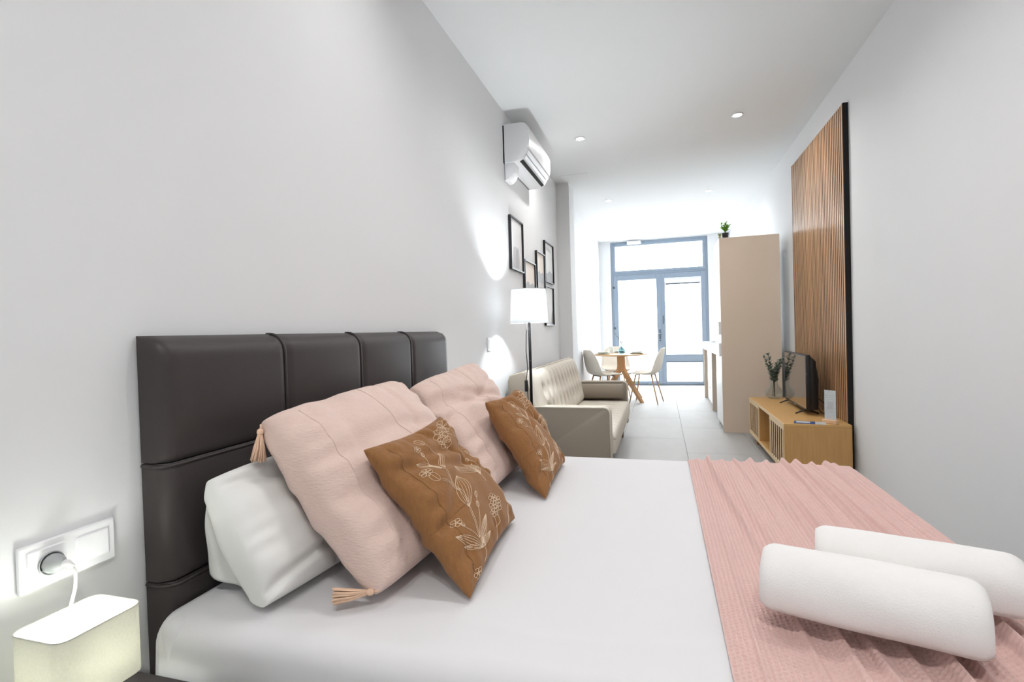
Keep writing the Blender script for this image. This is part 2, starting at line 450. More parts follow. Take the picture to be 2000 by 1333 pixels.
downlight(1.62, 1.60, 'unseen fill downlight added in the ceiling over the foot of the bed', 1.15)  # added out of view to brighten the bed and towels
downlight(0.80, -0.45, 'unseen fill downlight added in the ceiling behind the bedside lamp', 1.3)  # added behind the camera as fill
downlight(1.40, -0.45, 'unseen fill downlight added in the ceiling behind the towels', 2.6)  # added behind the camera to brighten surfaces facing it
downlight(1.25, 2.80, 'unseen fill downlight added in the ceiling between the bed and the TV bench', 1.4)  # added out of view to lift the right side and cabinet face

# ------------------------------------------------------------------ bed
HB0, HB1, HBT, HBX = 0.882, 2.490, 1.137, 0.078
BY0, BY1, BX1, BZ = 0.835, 2.445, 1.93, 0.520
bed = thing('bed', 'double bed with dark brown panelled headboard against the left wall', 'bed', (0.0, (HB0+HB1)/2, 0.0))
bo = Vector(bed.location)
hb = B().box(0.004, HBX-0.035, HB0+0.02-bo.y, HB1-0.02-bo.y, 0.03, HBT-0.03, 0.0, 2).build('headboard', M_leather, bed, auto=40)
def pad(y0, y1, z0, z1, left, right, top):
    """one upholstered panel: puffed front that rolls over the outer edges"""
    n = 26
    U, V = np.meshgrid(np.linspace(0, 1, n), np.linspace(0, 1, n), indexing='ij')
    Y = y0 + (y1-y0)*U; Z = z0 + (z1-z0)*V
    def edge(d, r):     # rounded drop at distance d from the border
        d = np.clip(d, 0, r); return r - np.sqrt(np.maximum(r*r-(r-d)**2, 0))
    X = np.full_like(Y, HBX)
    X = X - np.where(left, 1, 0)*edge(Y-y0, 0.030) - np.where(right, 1, 0)*edge(y1-Y, 0.016)
    if top: X = X - edge(z1-Z, 0.055)
    if not left: X = X - 0.55*edge(Y-y0, 0.014)
    if not right: X = X - 0.55*edge(y1-Y, 0.014)
    if not top: X = X - 0.55*edge(z1-Z, 0.014)
    X = X - 0.55*edge(Z-z0, 0.014)
    X = X + 0.006*np.sin(PI*U)*np.sin(PI*V)
    X = np.maximum(X, 0.010)
    front = np.stack([X, Y, Z], -1).reshape(-1, 3)
    back = np.stack([np.full_like(Y, 0.006), Y, Z], -1).reshape(-1, 3)
    F = [gridfaces(n, n)]
    k = n*n
    rim = [i*n for i in range(n)] + [(n-1)*n+j for j in range(1, n)] + [i*n+n-1 for i in range(n-2, -1, -1)] + [j for j in range(n-2, 0, -1)]
    rim = np.array(rim); r2 = np.roll(rim, -1)
    F.append(np.stack([rim, rim+k, r2+k, r2], -1))
    V_ = np.concatenate([front, back]); V_[:, 1] -= bo.y
    me = bigmesh('panel', V_, np.concatenate(F))
    bm = bmesh.new(); bm.from_mesh(me); bmesh.ops.recalc_face_normals(bm, faces=bm.faces); bm.to_mesh(me); bm.free()
    me.set_sharp_from_angle(angle=math.radians(50))
    return me
ys = np.linspace(HB0, HB1, 5); zs = [0.02, 0.30, 0.572, 0.845, HBT]
for i in range(4):
    for j in range(4):
        obj('panel', pad(ys[i]+(0.0012 if i else 0), ys[i+1]-(0.0012 if i < 3 else 0), zs[j]+0.0012, zs[j+1]-(0.0012 if j < 3 else 0), i == 0, i == 3, j == 3), M_leather, hb)
# folded seams lying on the joints (double fold beside each joint)
for i in (1, 2, 3):
    b = B()
    yy = ys[i]-bo.y
    path = [(HBX-0.001, yy-0.006, 0.03), (HBX-0.001, yy-0.006, HBT-0.055)] + \
           [(HBX-0.055+0.054*math.cos(a), yy-0.006, HBT-0.055+0.0555*math.sin(a)) for a in np.linspace(0.1, PI/2, 8)] + [(0.012, yy-0.006, HBT+0.0005)]
    b.tube(path, 0.0042, 6)
    b.build('seam', M_leather, hb, smooth=True)
for z in (0.572, 0.845):
    b = B()
    path = [(0.008, HB0-0.0005-bo.y, z-0.006), (HBX-0.030, HB0-0.0005-bo.y, z-0.006)] + \
           [(HBX-0.030+0.030*math.sin(a), HB0+0.030-0.0305*math.cos(a)-bo.y, z-0.006) for a in np.linspace(0.1, PI/2, 7)] + \
           [(HBX-0.0005, HB1-0.03-bo.y, z-0.006)]
    b.tube(path, 0.0040, 6)
    b.build('seam', M_leather, hb, smooth=True)
B().box(HBX+0.012, BX1-0.02, BY0+0.03-bo.y, BY1-0.03-bo.y, 0.08, 0.27, 0.02, 2).build('bed_base', M_box, bed)
for (x, y) in ((0.2, BY0+0.12), (0.2, BY1-0.12), (BX1-0.15, BY0+0.12), (BX1-0.15, BY1-0.12)):
    B().lathe([(0.0, 0), (0.022, 0), (0.028, 0.08), (0.0, 0.08)], 14).build('leg', M_blackmetal, bed, loc=(x, y-bo.y, 0.0))
B().box(HBX+0.010, BX1-0.012, BY0+0.012-bo.y, BY1-0.012-bo.y, 0.27, BZ-0.012, 0.05, 4).build('mattress', M_sheet, bed, auto=40)

# white cover draped over the mattress
def drape1(s, lo, hi, r):
    """s is arc length over a bar lo..hi with round edges r; returns coordinate, drop"""
    c = np.clip(s, lo+r, hi-r); d = np.zeros_like(s)
    L = r*PI/2
    for sg, e in ((-1, lo+r), (1, hi-r)):
        over = np.maximum(sg*(s-e), 0)
        a = np.clip(over/r, 0, PI/2)
        c = c + sg*r*np.sin(a)
        d = d + r*(1-np.cos(a)) + np.maximum(over-L, 0)
    return c, d
nx, ny = 190, 200
sx = np.linspace(HBX+0.012, BX1+0.30, nx); sy = np.linspace(BY0-0.36, BY1+0.36, ny)
SX, SY = np.meshgrid(sx, sy, indexing='ij')
CX, DXd = drape1(SX, HBX-0.2, BX1, 0.045)
CY, DYd = drape1(SY, BY0, BY1, 0.050)
wr = sinnoise(SX*1.0, SY*1.0, 3, 9, 2.2, 16)
long = np.sin(SY*3.1+np.sin(SX*2.2)*0.9+0.6)
cre = np.exp(-((SY-1.02-0.05*np.sin(SX*5))/0.012)**2)*np.clip((SX-0.6)/0.3, 0, 1)*np.clip((1.5-SX)/0.3, 0, 1)
cre2 = np.exp(-((SX-1.02-0.22*(SY-1.3))/0.010)**2)*np.clip((SY-1.05)/0.2, 0, 1)*np.clip((1.9-SY)/0.3, 0, 1)
flat = np.exp(-(DXd+DYd)*8)
Z = BZ - np.sqrt(DXd**2+DYd**2) + flat*(0.0022*wr + 0.0018*long + 0.0018*cre + 0.0012*cre2)
side = 1-flat
CY = CY + side*np.sign(SY-1.6)*(0.010*np.sin(SX*9+np.sin(SX*3)*1.5)*np.clip(DYd/0.2, 0, 1) + 0.004)
CX = CX + side*(DXd > 0.04)*(0.008*np.sin(SY*10))*np.clip(DXd/0.2, 0, 1)
Z = np.maximum(Z, 0.16)
cov = obj('bed_cover', bigmesh('bed_cover', np.stack([CX, CY, Z], -1), gridfaces(nx, ny)), M_sheet)
tag(cov, 'smooth white cotton cover spread over the double bed', 'bed cover')
sm = cov.modifiers.new('thickness', 'SOLIDIFY'); sm.thickness = 0.004; sm.offset = -1
# tucked sheet corner between cover and headboard
B().box(HBX+0.014, HBX+0.075, BY0-0.004, BY0+0.10, 0.10, BZ-0.004, 0.028, 4).build('sheet_corner', M_sheet, bed, auto=50, loc=(0, -bo.y, 0))

# ------------------------------------------------------------------ waffle blanket
BLX0, BLX1 = 1.258, 1.893
pitch = 0.0100
du = pitch/4.0
bx = np.arange(BLX0, BLX1, du); by = np.arange(BY0-0.27, BY1+0.27, du)
GX, GY = np.meshgrid(bx, by, indexing='ij')
EY, ED = drape1(GY, BY0-0.008, BY1+0.008, 0.055)
tt = np.clip((GY-0.75)/(BY1-0.75), 0, 1.05)           # 0 near .. 1 far
H = np.zeros_like(GX)
folds = [(1.300, 1.318, .004, .012, 1), (1.345, 1.415, .011, .012, 1), (1.395, 1.470, .008, .016, 1), (1.450, 1.520, .008, .014, 1),
         (1.520, 1.572, .010, .018, 1), (1.575, 1.610, .014, .016, 1), (1.640, 1.652, .012, .014, 1), (1.700, 1.695, .012, .015, 1),
         (1.752, 1.742, .014, .013, 1), (1.800, 1.790, .009, .017, 1), (1.842, 1.842, .007, .016, 1)]
for k, (xf, xn, amp, w, _) in enumerate(folds):
    xc = xn + (xf-xn)*tt + 0.006*np.sin(GY*4.3+k*1.9)
    env = 0.70+0.30*np.sin(GY*2.6+k*2.2)
    d = (GX-xc)/(0.72*w)
    prof = np.where(d > 0, np.exp(-(d*(2.0 if k % 3 else 0.8))**2), np.exp(-(d*(0.8 if k % 3 else 2.0))**2))
    H += 2.3*amp*env*prof
H += 0.0018*sinnoise(GX*2, GY, 11, 8, 4, 22) + 0.004
pit = (np.sin(PI*GX/pitch)**2)*(np.sin(PI*GY/(pitch*1.15) + 0.5*PI*(np.floor(GX/pitch) % 2))**2)
H = H - 0.0075*pit**1.3
Zb = BZ + 0.0035 + H
# drape over the long sides
ang = np.clip(np.maximum(np.maximum((BY0+0.047)-GY, GY-(BY1-0.047)), 0)/0.055, 0, PI/2)
sgn = np.where(GY < 1.6, -1.0, 1.0)
PY = EY + sgn*np.sin(ang)*H
PZ = BZ + 0.0035 - ED + np.cos(ang)*H
bl_o = obj('waffle_blanket', bigmesh('waffle_blanket', np.stack([GX, PY, PZ], -1), gridfaces(len(bx), len(by))), M_blanket)
tag(bl_o, 'pink waffle-knit blanket laid in folds across the foot of the bed', 'blanket')

# ------------------------------------------------------------------ rolled towels
def towel(name, a, b, r, label, seed):
    a = Vector(a); b = Vector(b); ax = (b-a); Ln = ax.length; ax.normalize()
    t = thing(name, label, 'towel', ((a.x+b.x)/2, (a.y+b.y)/2, a.z-r), 0, 'rolled white towels on the blanket')
    up = Vector((0, 0, 1)); sd = up.cross(ax).normalized()
    c = Vector(t.location)
    # outer roll: closed spiral sheet cross-section
    th = 0.0085; turns = 4.2; n = 150
    outer = []; inner = []
    for i in range(n+1):
        s = i/n; ang = s*turns*2*PI + 2.45
        rad = 0.012 + (r-0.012)*s
        outer.append((rad*math.cos(ang), rad*math.sin(ang))); inner.append(((rad-th)*math.cos(ang), (rad-th)*math.sin(ang)))
    prof = np.array(outer + inner[::-1]); m = len(prof)
    nl = 46
    V = []
    for j in range(nl):
        u = j/(nl-1)
        e = min(u, 1-u)*Ln
        k = 1 - 0.16*(1-min(1, e/0.022))**2
        bulge = 1 + 0.025*math.sin(u*PI*1.0) + 0.012*math.sin(u*9+seed)
        for (p, q) in prof:
            ang = math.atan2(q, p)
            w = 1 + 0.012*math.sin(3*ang+u*7+seed) + 0.010*math.sin(5*ang-u*11+seed*2)
            px, pz = p*k*bulge*w*1.10, q*k*bulge*w*0.98
            pz = max(pz, -r*0.97)
            pt = a + ax*(u*Ln) + sd*px + up*pz
            V.append(tuple(pt - c))
    V = np.array(V)
    F = gridfaces(nl, m)
    wrapf = np.stack([np.arange(nl-1)*m+m-1, (np.arange(nl-1)+1)*m+m-1, (np.arange(nl-1)+1)*m, np.arange(nl-1)*m], -1)
    caps = []
    for base in (0, (nl-1)*m):
        i = np.arange(n); caps.append(np.stack([base+i, base+i+1, base+m-2-i, base+m-1-i], -1))
    me = bigmesh('roll', V, np.concatenate([F, wrapf]+caps))
    bm = bmesh.new(); bm.from_mesh(me); bmesh.ops.recalc_face_normals(bm, faces=bm.faces); bm.to_mesh(me); bm.free()
    obj('roll', me, M_towel, t)
    return t
TZ = BZ + 0.021
towel('rolled_towel', (1.345, 1.135, TZ+0.070), (1.668, 1.035, TZ+0.070), 0.070, 'thick rolled white towel lying in front on the pink blanket', 0.3)
towel('rolled_towel', (1.475, 1.275, TZ+0.068), (1.80, 1.185, TZ+0.068), 0.066, 'rolled white towel lying behind the front roll, nearer the right wall', 2.1)

# ------------------------------------------------------------------ cushions
class Cushion:
    def __init__(s, TL, TR, BR, BL, T, seed, concave=0.05, wr=0.004, sag=0.0, n=84, rnd_c=0.0, power=0.42, edge_wr=0.006):
        s.c = [np.array(p, float) for p in (TL, TR, BR, BL)]
        s.rc = rnd_c; s.T = T; s.seed = seed; s.cc = concave; s.wr = wr; s.n = n; s.sag = sag; s.power = power; s.ew = edge_wr
        e1 = s.c[1]-s.c[0]; e2 = s.c[3]-s.c[0]
        nn = np.cross(e2, e1) + np.cross(s.c[3]-s.c[2], s.c[2]-s.c[1])*0
        s.N = nn/np.linalg.norm(nn)
        if s.N[0] < 0: s.N = -s.N
    def plane(s, u, v):
        """u 0..1 left-right, v 0..1 top-bottom"""
        a, b, c, d = s.c
        uu = u*2-1; vv = v*2-1
        u2 = 0.5+0.5*uu*(1-s.cc*(1-vv**2)-s.rc*vv**8); v2 = 0.5+0.5*vv*(1-s.cc*(1-uu**2)-s.rc*uu**8)
        u2 = u2[..., None]; v2 = v2[..., None]
        p = (a*(1-u2)+b*u2)*(1-v2) + (d*(1-u2)+c*u2)*v2
        return p
    def thick(s, u, v):
        uu = u*2-1; vv = v*2-1
        t = np.maximum((1-np.abs(uu)**2.4)*(1-np.abs(vv)**2.4), 0)
        return 0.5*s.T*t**s.power
    def wrinkle(s, u, v):
        w = s.wr*sinnoise(u*2, v*2, s.seed, 10, 2.5, 18)
        r = np.random.RandomState(s.seed+50)
        uu = np.abs(u*2-1); vv = np.abs(v*2-1)
        ed = np.maximum(uu, vv)
        em = np.exp(-((ed-0.86)/0.13)**2)
        al = np.where(uu > vv, v, u)                 # along the edge
        p = r.uniform(0, 6, 4)
        w = w + em*s.ew*(np.sin(al*31+p[0]+2*np.sin(al*7+p[1])) * 0.6 + np.sin(al*58+p[2])*0.3)
        # a few long soft creases
        for k in range(4):
            a = r.uniform(0, PI); q = r.uniform(-0.5, 0.5); wd = r.uniform(0.03, 0.06)
            d = ((u-0.5)*math.cos(a)+(v-0.5)*math.sin(a)-q*0.6 + 0.03*np.sin(8*(u-v)+k))/wd
            w = w - s.wr*1.6*np.exp(-d*d)
        return w
    def surf(s, u, v, side=1, lift=0.0):
        t = s.thick(u, v); m = np.clip(t/(0.5*s.T*0.55), 0, 1)
        off = t*side + s.wrinkle(u, v)*m*(1 if side > 0 else 0.6) + lift*side
        sagv = s.sag*np.sin(PI*v)*np.sin(PI*u)
        return s.plane(u, v) + s.N*(off+sagv)[..., None]
    def mesh(s, base, name='case'):
        n = s.n
        q = np.linspace(0, 1, n); q = 0.5-0.5*np.cos(PI*q)*(0.75) - 0.0
        q = (q-q[0])/(q[-1]-q[0])
        U, V = np.meshgrid(q, q, indexing='ij')
        f = s.surf(U, V, 1).reshape(-1, 3); b = s.surf(U, V, -1).reshape(-1, 3)
        F1 = gridfaces(n, n); F2 = gridfaces(n, n, off=n*n)[:, ::-1]
        Vv = np.concatenate([f, b]) - np.array(base)
        me = bigmesh(name, Vv, np.concatenate([F1, F2]))
        bm = bmesh.new(); bm.from_mesh(me)
        bmesh.ops.remove_doubles(bm, verts=bm.verts, dist=0.0004)
        bmesh.ops.recalc_face_normals(bm, faces=bm.faces); bm.to_mesh(me); bm.free()
        me.polygons.foreach_set('use_smooth', [True]*len(me.polygons))
        return me
    def base(s):
        p = (s.c[2]+s.c[3])/2; return (float(p[0]), float(p[1]), float(min(c[2] for c in s.c)))

def seam_tube(cu, u0, v0, u1, v1, base, name, m, par, r=0.0016, n=40, lift=0.0005):
    t = np.linspace(0, 1, n)
    P = cu.surf(u0+(u1-u0)*t, v0+(v1-v0)*t, 1, lift) - np.array(base)
    return B().tube([tuple(p) for p in P], r, 5).build(name, m, par, smooth=True)

def tassel_mesh(direction, length=0.075, seed=0, flat=False):
    r = random.Random(seed)
    d = Vector(direction).normalized(); a = d.orthogonal().normalized(); c = d.cross(a)
    b = B()
    b.tube([Vector((0, 0, 0)), d*0.012], 0.0022, 6)
    b.tube([d*0.010, d*0.014, d*0.022, d*0.026], [0.003, 0.0075, 0.0075, 0.0045], 10)
    for i in range(80):
        an = r.uniform(0, 2*PI); q = math.sqrt(r.uniform(0, 1))
        s0 = d*0.025 + (a*math.cos(an)+c*math.sin(an))*0.0045*q
        L = length*r.uniform(0.9, 1.04)
        s1 = d*(0.026+L*0.5) + (a*math.cos(an)+c*math.sin(an))*0.012*q
        s2 = d*(0.026+L) + (a*math.cos(an+0.2)+c*math.sin(an+0.2))*0.0175*q
        b.tube([s0, s1, s2], 0.0018, 4)
    return b.mesh('tassel', smooth=True)

# white bed pillow, upright against the headboard
def white_pillow():
    cu = Cushion((0.150, 0.925, 0.800), (0.175, 1.60, 0.800), (0.345, 1.585, 0.535), (0.315, 0.905, 0.540), 0.165, 21, concave=-0.06, wr=0.010, power=0.27, edge_wr=0.0025)
    base = cu.base()
    t = thing('bed_pillow', 'plump white bed pillow standing against the dark headboard', 'pillow', base)
    case = obj('pillowcase', cu.mesh(base, 'pillowcase'), M_pcase, t)
    # folded hem flap of the case at the near end, set back behind the plump body
    n, m = 44, 36
    A = np.array([0.140, 0.945, 0.798]); Bq = np.array([0.104, 0.968, 0.562]); Cq = np.array([0.312, 0.935, 0.540]); Bm = np.array([0.120, 0.945, 0.69])
    P = []
    for k in range(n):
        u = k/(n-1)
        for j in range(m):
            v = j/(m-1)
            low = Bq*(1-u)+Cq*u + np.array([0.0, -0.004, -0.028])*math.sin(PI*u)
            p = A*(1-v)+low*v
            p = p + np.array([-0.012, -0.006, 0.0])*math.sin(PI*v)*(1-u)
            p = p + np.array([0.006, 0.050, 0.0])*(math.sin(PI*u)**2)*min(1, v*1.6)*(0.7+0.3*math.sin(u*9))
            p = p + np.array([0.003*math.sin(v*11+u*5), 0.004*math.sin(u*14+v*3), 0])*v
            P.append(p - np.array(base))
    me = bigmesh('hem_flap', np.array(P), gridfaces(n, m))
    o = obj('hem_flap', me, M_pcase, t)
    s2 = o.modifiers.new('thickness', 'SOLIDIFY'); s2.thickness = 0.006; s2.offset = 0
    return t
white_pillow()

def pink(TL, TR, BR, BL, T, seed, label, tassels):
    cu = Cushion(TL, TR, BR, BL, T, seed, concave=0.0, wr=0.0085, power=0.29, edge_wr=0.0065, rnd_c=0.024)
    base = cu.base()
    t = thing('pink_cushion', label, 'cushion', base, 0, 'pink tasselled cushions on the bed')
    case = obj('cover', cu.mesh(base, 'cover'), M_pink, t)
    # stitched flange line and the vertical joining seams
    seam_tube(cu, 0.12, 0.05, 0.12, 0.88, base, 'stitch_line', M_pink, case, 0.0014)
    seam_tube(cu, 0.52, 0.03, 0.60, 0.62, base, 'stitch_line', M_pink, case, 0.0014)
    for (k, d, L, sd) in tassels:
        p = Vector(cu.plane(np.array([0.0 if k in (0, 3) else 1.0]), np.array([0.0 if k < 2 else 1.0]))[0]) - Vector(base)
        obj('tassel', tassel_mesh(d, L, sd), M_tassel, t, loc=p + (Vector((0.006, -0.012, -0.004)) if k == 0 else Vector((0, 0, 0.004))))
    return cu
pink((0.215, 1.015, 0.925), (0.200, 1.690, 0.945), (0.600, 1.600, 0.560), (0.545, 0.985, 0.548), 0.185, 5,
     'large pink muslin cushion with tassels leaning on the white pillow', ((0, (-0.1, -0.05, -1), 0.062, 1), (3, (-0.93, -0.35, -0.06), 0.072, 2)))
pink((0.225, 1.760, 0.920), (0.200, 2.505, 0.958), (0.560, 2.330, 0.556), (0.560, 1.700, 0.556), 0.185, 9,
     'pink muslin cushion leaning on the far end of the headboard', ((0, (-0.3, -0.25, -1), 0.060, 3),))

EMB = []   # filled below: embroidery strokes in cushion (u, v)
def quad(p0, p1, p2, n=10):
    return [((1-t)**2*p0[0]+2*t*(1-t)*p1[0]+t*t*p2[0], (1-t)**2*p0[1]+2*t*(1-t)*p1[1]+t*t*p2[1]) for t in [i/n for i in range(n+1)]]
def catm(pts, n=6):
    out = []
    P = [pts[0]]+list(pts)+[pts[-1]]
    for i in range(1, len(P)-2):
        for k in range(n):
            t = k/n
            out.append(tuple(0.5*((2*P[i][d]) + (-P[i-1][d]+P[i+1][d])*t + (2*P[i-1][d]-5*P[i][d]+4*P[i+1][d]-P[i+2][d])*t*t + (-P[i-1][d]+3*P[i][d]-3*P[i+1][d]+P[i+2][d])*t**3) for d in (0, 1)))
    out.append(tuple(pts[-1])); return out
def leaf(base, tip, w, veins=2):
    bx_, by_ = base; tx, ty = tip; dx, dy = tx-bx_, ty-by_; L = math.hypot(dx, dy); nx_, ny_ = -dy/L, dx/L
    for s in [-1, 1]+[k/(veins+1)*2-1 for k in range(1, veins+1)]:
        EMB.append(quad(base, (bx_+dx*0.42+nx_*w*s, by_+dy*0.42+ny_*w*s), tip))
def flower(c, r, pet=5, rot=0.0):
    for k in range(pet):
        a = rot+2*PI*k/pet
        px, py = c[0]+r*0.62*math.cos(a), c[1]+r*0.62*math.sin(a)
        EMB.append([(px+r*0.42*math.cos(a+b), py+r*0.42*math.sin(a+b)) for b in np.linspace(0, 2*PI, 11)])
    EMB.append([(c[0]+r*0.16*math.cos(b), c[1]+r*0.16*math.sin(b)) for b in np.linspace(0, 2*PI, 8)])
def bud(c, L, w, a):
    EMB.append([(c[0]+L*math.cos(b)*math.cos(a)-w*math.sin(b)*math.sin(a), c[1]+L*math.cos(b)*math.sin(a)+w*math.sin(b)*math.cos(a)) for b in np.linspace(0, 2*PI, 15)])
    EMB.append([(c[0]-L*0.8*math.cos(a), c[1]-L*0.8*math.sin(a)), (c[0]+L*0.8*math.cos(a), c[1]+L*0.8*math.sin(a))])
def stroke(*p): EMB.append(catm(list(p)))
# strokes in a flat drawing frame (1033 x 1333), mapped to the cushion face afterwards
stroke((465, 560), (500, 620), (570, 720), (620, 820), (660, 900), (712, 1002), (748, 1050), (775, 1080), (782, 1120))
stroke((472, 556), (507, 616), (577, 716), (627, 816), (667, 896), (718, 998))
stroke((465, 560), (452, 500), (430, 425), (395, 390), (352, 352)); bud((325, 332), 34, 15, 0.7)
stroke((465, 560), (400, 512), (360, 450), (328, 405)); flower((305, 390), 24, 5); bud((346, 424), 18, 9, 1.0)
leaf((405, 518), (316, 486), 34); leaf((468, 545), (442, 418), 34); leaf((440, 555), (384, 500), 26)
stroke((570, 718), (522, 674), (432, 642)); stroke((568, 708), (524, 664), (436, 632)); bud((396, 614), 40, 20, 0.75); flower((352, 574), 30, 6)
leaf((622, 822), (552, 592), 78, 4)
flower((505, 210), 50, 6); flower((475, 266), 48, 6, 0.4); flower((495, 332), 48, 7, 0.2); flower((620, 216), 22, 5)
stroke((545, 370), (590, 430), (622, 478)); leaf((690, 566), (548, 514), 66, 4); leaf((704, 590), (640, 446), 44, 3); leaf((704, 590), (690, 470), 30, 2); stroke((690, 566), (718, 600), (742, 632))
stroke((545, 232), (600, 296), (682, 350)); stroke((520, 272), (590, 292), (640, 330))
for tip in ((670, 436), (672, 380), (700, 358), (730, 430), (768, 402), (800, 440)):
    stroke((870, 640), ((870+tip[0])/2+12, (640+tip[1])/2+18), tip); bud(tip, 12, 6, 1.1)
leaf((870, 640), (700, 500), 30, 1)
stroke((870, 640), (920, 770), (946, 862)); stroke((880, 640), (926, 766), (952, 850)); leaf((905, 720), (830, 560), 22, 1)
for c in ((790, 740), (825, 745), (800, 785), (835, 790), (815, 830)): flower(c, 28, 5, 0.3)
stroke((775, 800), (850, 900), (890, 985)); stroke((830, 830), (858, 880), (850, 910))
stroke((712, 1002), (702, 880), (682, 802), (666, 748)); bud((664, 738), 22, 10, 1.4); bud((680, 800), 20, 9, 1.2)
stroke((715, 1005), (662, 972), (605, 946), (572, 922)); flower((556, 910), 26, 5); bud((588, 930), 16, 8, 0.6)
leaf((745, 1052), (556, 994), 52, 3); leaf((745, 1055), (620, 1050), 26, 2)
leaf((738, 1042), (746, 856), 44, 4); leaf((752, 1048), (796, 948), 34, 3)
flower((742, 1180), 26, 5)
# projective map of the drawing frame onto the cushion square
_src = np.array([(33, 333), (527, 117), (1000, 783), (717, 1293)], float); _dst = np.array([(0, 0), (1, 0), (1, 1), (0, 1)], float)
_A2 = []; _b2 = []
for (x, y), (u, v) in zip(_src, _dst):
    _A2.append([x, y, 1, 0, 0, 0, -u*x, -u*y]); _b2.append(u)
    _A2.append([0, 0, 0, x, y, 1, -v*x, -v*y]); _b2.append(v)
_h = np.append(np.linalg.solve(np.array(_A2), np.array(_b2)), 1).reshape(3, 3)
def to_uv(p):
    q = _h @ np.array([p[0], p[1], 1.0]); return q[0]/q[2], q[1]/q[2]

def brown(TL, TR, BR, BL, T, seed, label):
    cu = Cushion(TL, TR, BR, BL, T, seed, concave=0.075, wr=0.0085, power=0.40, edge_wr=0.0085)
    base = cu.base()
    t = thing('brown_cushion', label, 'cushion', base, 0, 'brown embroidered cushions on the bed')
    case = obj('cover', cu.mesh(base, 'cover'), M_brown, t)
    seam_tube(cu, 0.10, 0.06, 0.10, 0.97, base, 'seam', M_brown, case, 0.0013)
    seam_tube(cu, 0.0, 0.62, 0.30, 0.64, base, 'seam', M_brown, case, 0.0012)
    b = B()
    for st in EMB:
        uv = np.array([to_uv(p) for p in st])
        uv = np.clip(uv, 0.01, 0.99)
        P = cu.surf(uv[:, 0], uv[:, 1], 1, 0.0006) - np.array(base)
        pts = [tuple(P[0])]
        for p in P[1:]:
            if math.dist(p, pts[-1]) > 0.0012: pts.append(tuple(p))
        if len(pts) > 1: b.tube(pts, 0.00072, 4, cap=False)
    b.build('embroidery', M_thread, t, smooth=True)['label'] = 'cream stitched outline of flowering stems'
    return cu
brown((0.455, 1.088, 0.845), (0.455, 1.532, 0.852), (0.700, 1.535, 0.535), (0.735, 1.052, 0.532), 0.130, 31,
      'brown embroidered cushion leaning on the nearer pink cushion')
brown((0.505, 1.845, 0.856), (0.500, 2.272, 0.856), (0.730, 2.245, 0.535), (0.752, 1.752, 0.532), 0.130, 47,
      'brown embroidered cushion leaning on the farther pink cushion')

# ------------------------------------------------------------------ bedside tables and lamps
def nightstand(y0, y1, label):
    t = thing('nightstand', label, 'nightstand', (0.20, (y0+y1)/2, 0), 0, 'black nightstands beside the bed')
    w = (y1-y0)/2
    B().box(-0.195, 0.20, -w, w, 0.415, 0.44, 0.003, 1).build('top', M_night, t)
    B().box(-0.19, 0.185, -w+0.005, w-0.005, 0.12, 0.415).build('body', M_night, t)
    d = B().box(0.185, 0.20, -w+0.008, w-0.008, 0.13, 0.41, 0.003, 1).build('drawer', M_night, t)
    B().lathe([(0, 0), (0.012, 0.0), (0.014, 0.014), (0, 0.02)], 14).build('knob', M_steel, d, loc=(0.20, 0, 0.30), rot=(0, PI/2, 0))
    for (a, b) in ((-0.16, -w+0.04), (-0.16, w-0.04), (0.16, -w+0.04), (0.16, w-0.04)):
        B().lathe([(0, 0), (0.012, 0), (0.018, 0.12), (0, 0.12)], 12).build('leg', M_night, t, loc=(a, b, 0))
nightstand(0.36, 0.790, 'black nightstand under the small cream lamp in the corner')
nightstand(2.53, 2.93, 'black nightstand hidden beyond the bed on the sofa side')

def bed_lamp(cx, cy, label, zb=0.44):
    t = thing('table_lamp', label, 'lamp', (cx, cy, zb), 0, 'small cream table lamps on the nightstands')
    W, D, Z0, Z1 = 0.064, 0.074, 0.050, 0.178
    prof = rrect(-W, W, -D, D, 0.022, 6)
    b = B(); n = len(prof)
    rings = [[b.bm.verts.new((x*k, y*k, z)) for x, y in prof] for (k, z) in ((1.0, Z0), (1.0, Z1), (0.985, Z1), (0.985, Z0))]
    for a in range(4):
        p, q = rings[a], rings[(a+1) % 4]
        for i in range(n): b.bm.faces.new((p[i], p[(i+1) % n], q[(i+1) % n], q[i]))
    sh = b.build('shade', M_shade_cream, t, auto=40)
    # trim rim on the top edge
    B().tube([(x, y, Z1) for x, y in prof+prof[:1]], 0.0012, 5, cap=False).build('rim', M_shade_cream, sh, smooth=True)
    B().lathe([(0, 0), (0.048, 0), (0.048, 0.008), (0.012, 0.014), (0.010, 0.05), (0.014, 0.055), (0.014, 0.08), (0, 0.08)], 20).build('base', M_ceramic, t, smooth=True)
    B().lathe([(0, 0.078), (0.013, 0.08), (0.024, 0.10), (0.026, 0.115), (0.018, 0.132), (0, 0.14)], 18).build('bulb', M_bulb2, t, smooth=True)
    return t
bed_lamp(0.112, 0.672, 'small lit table lamp with rounded cream shade under the wall socket')
bed_lamp(0.112, 2.700, 'small lit table lamp hidden beyond the bed on the sofa side')

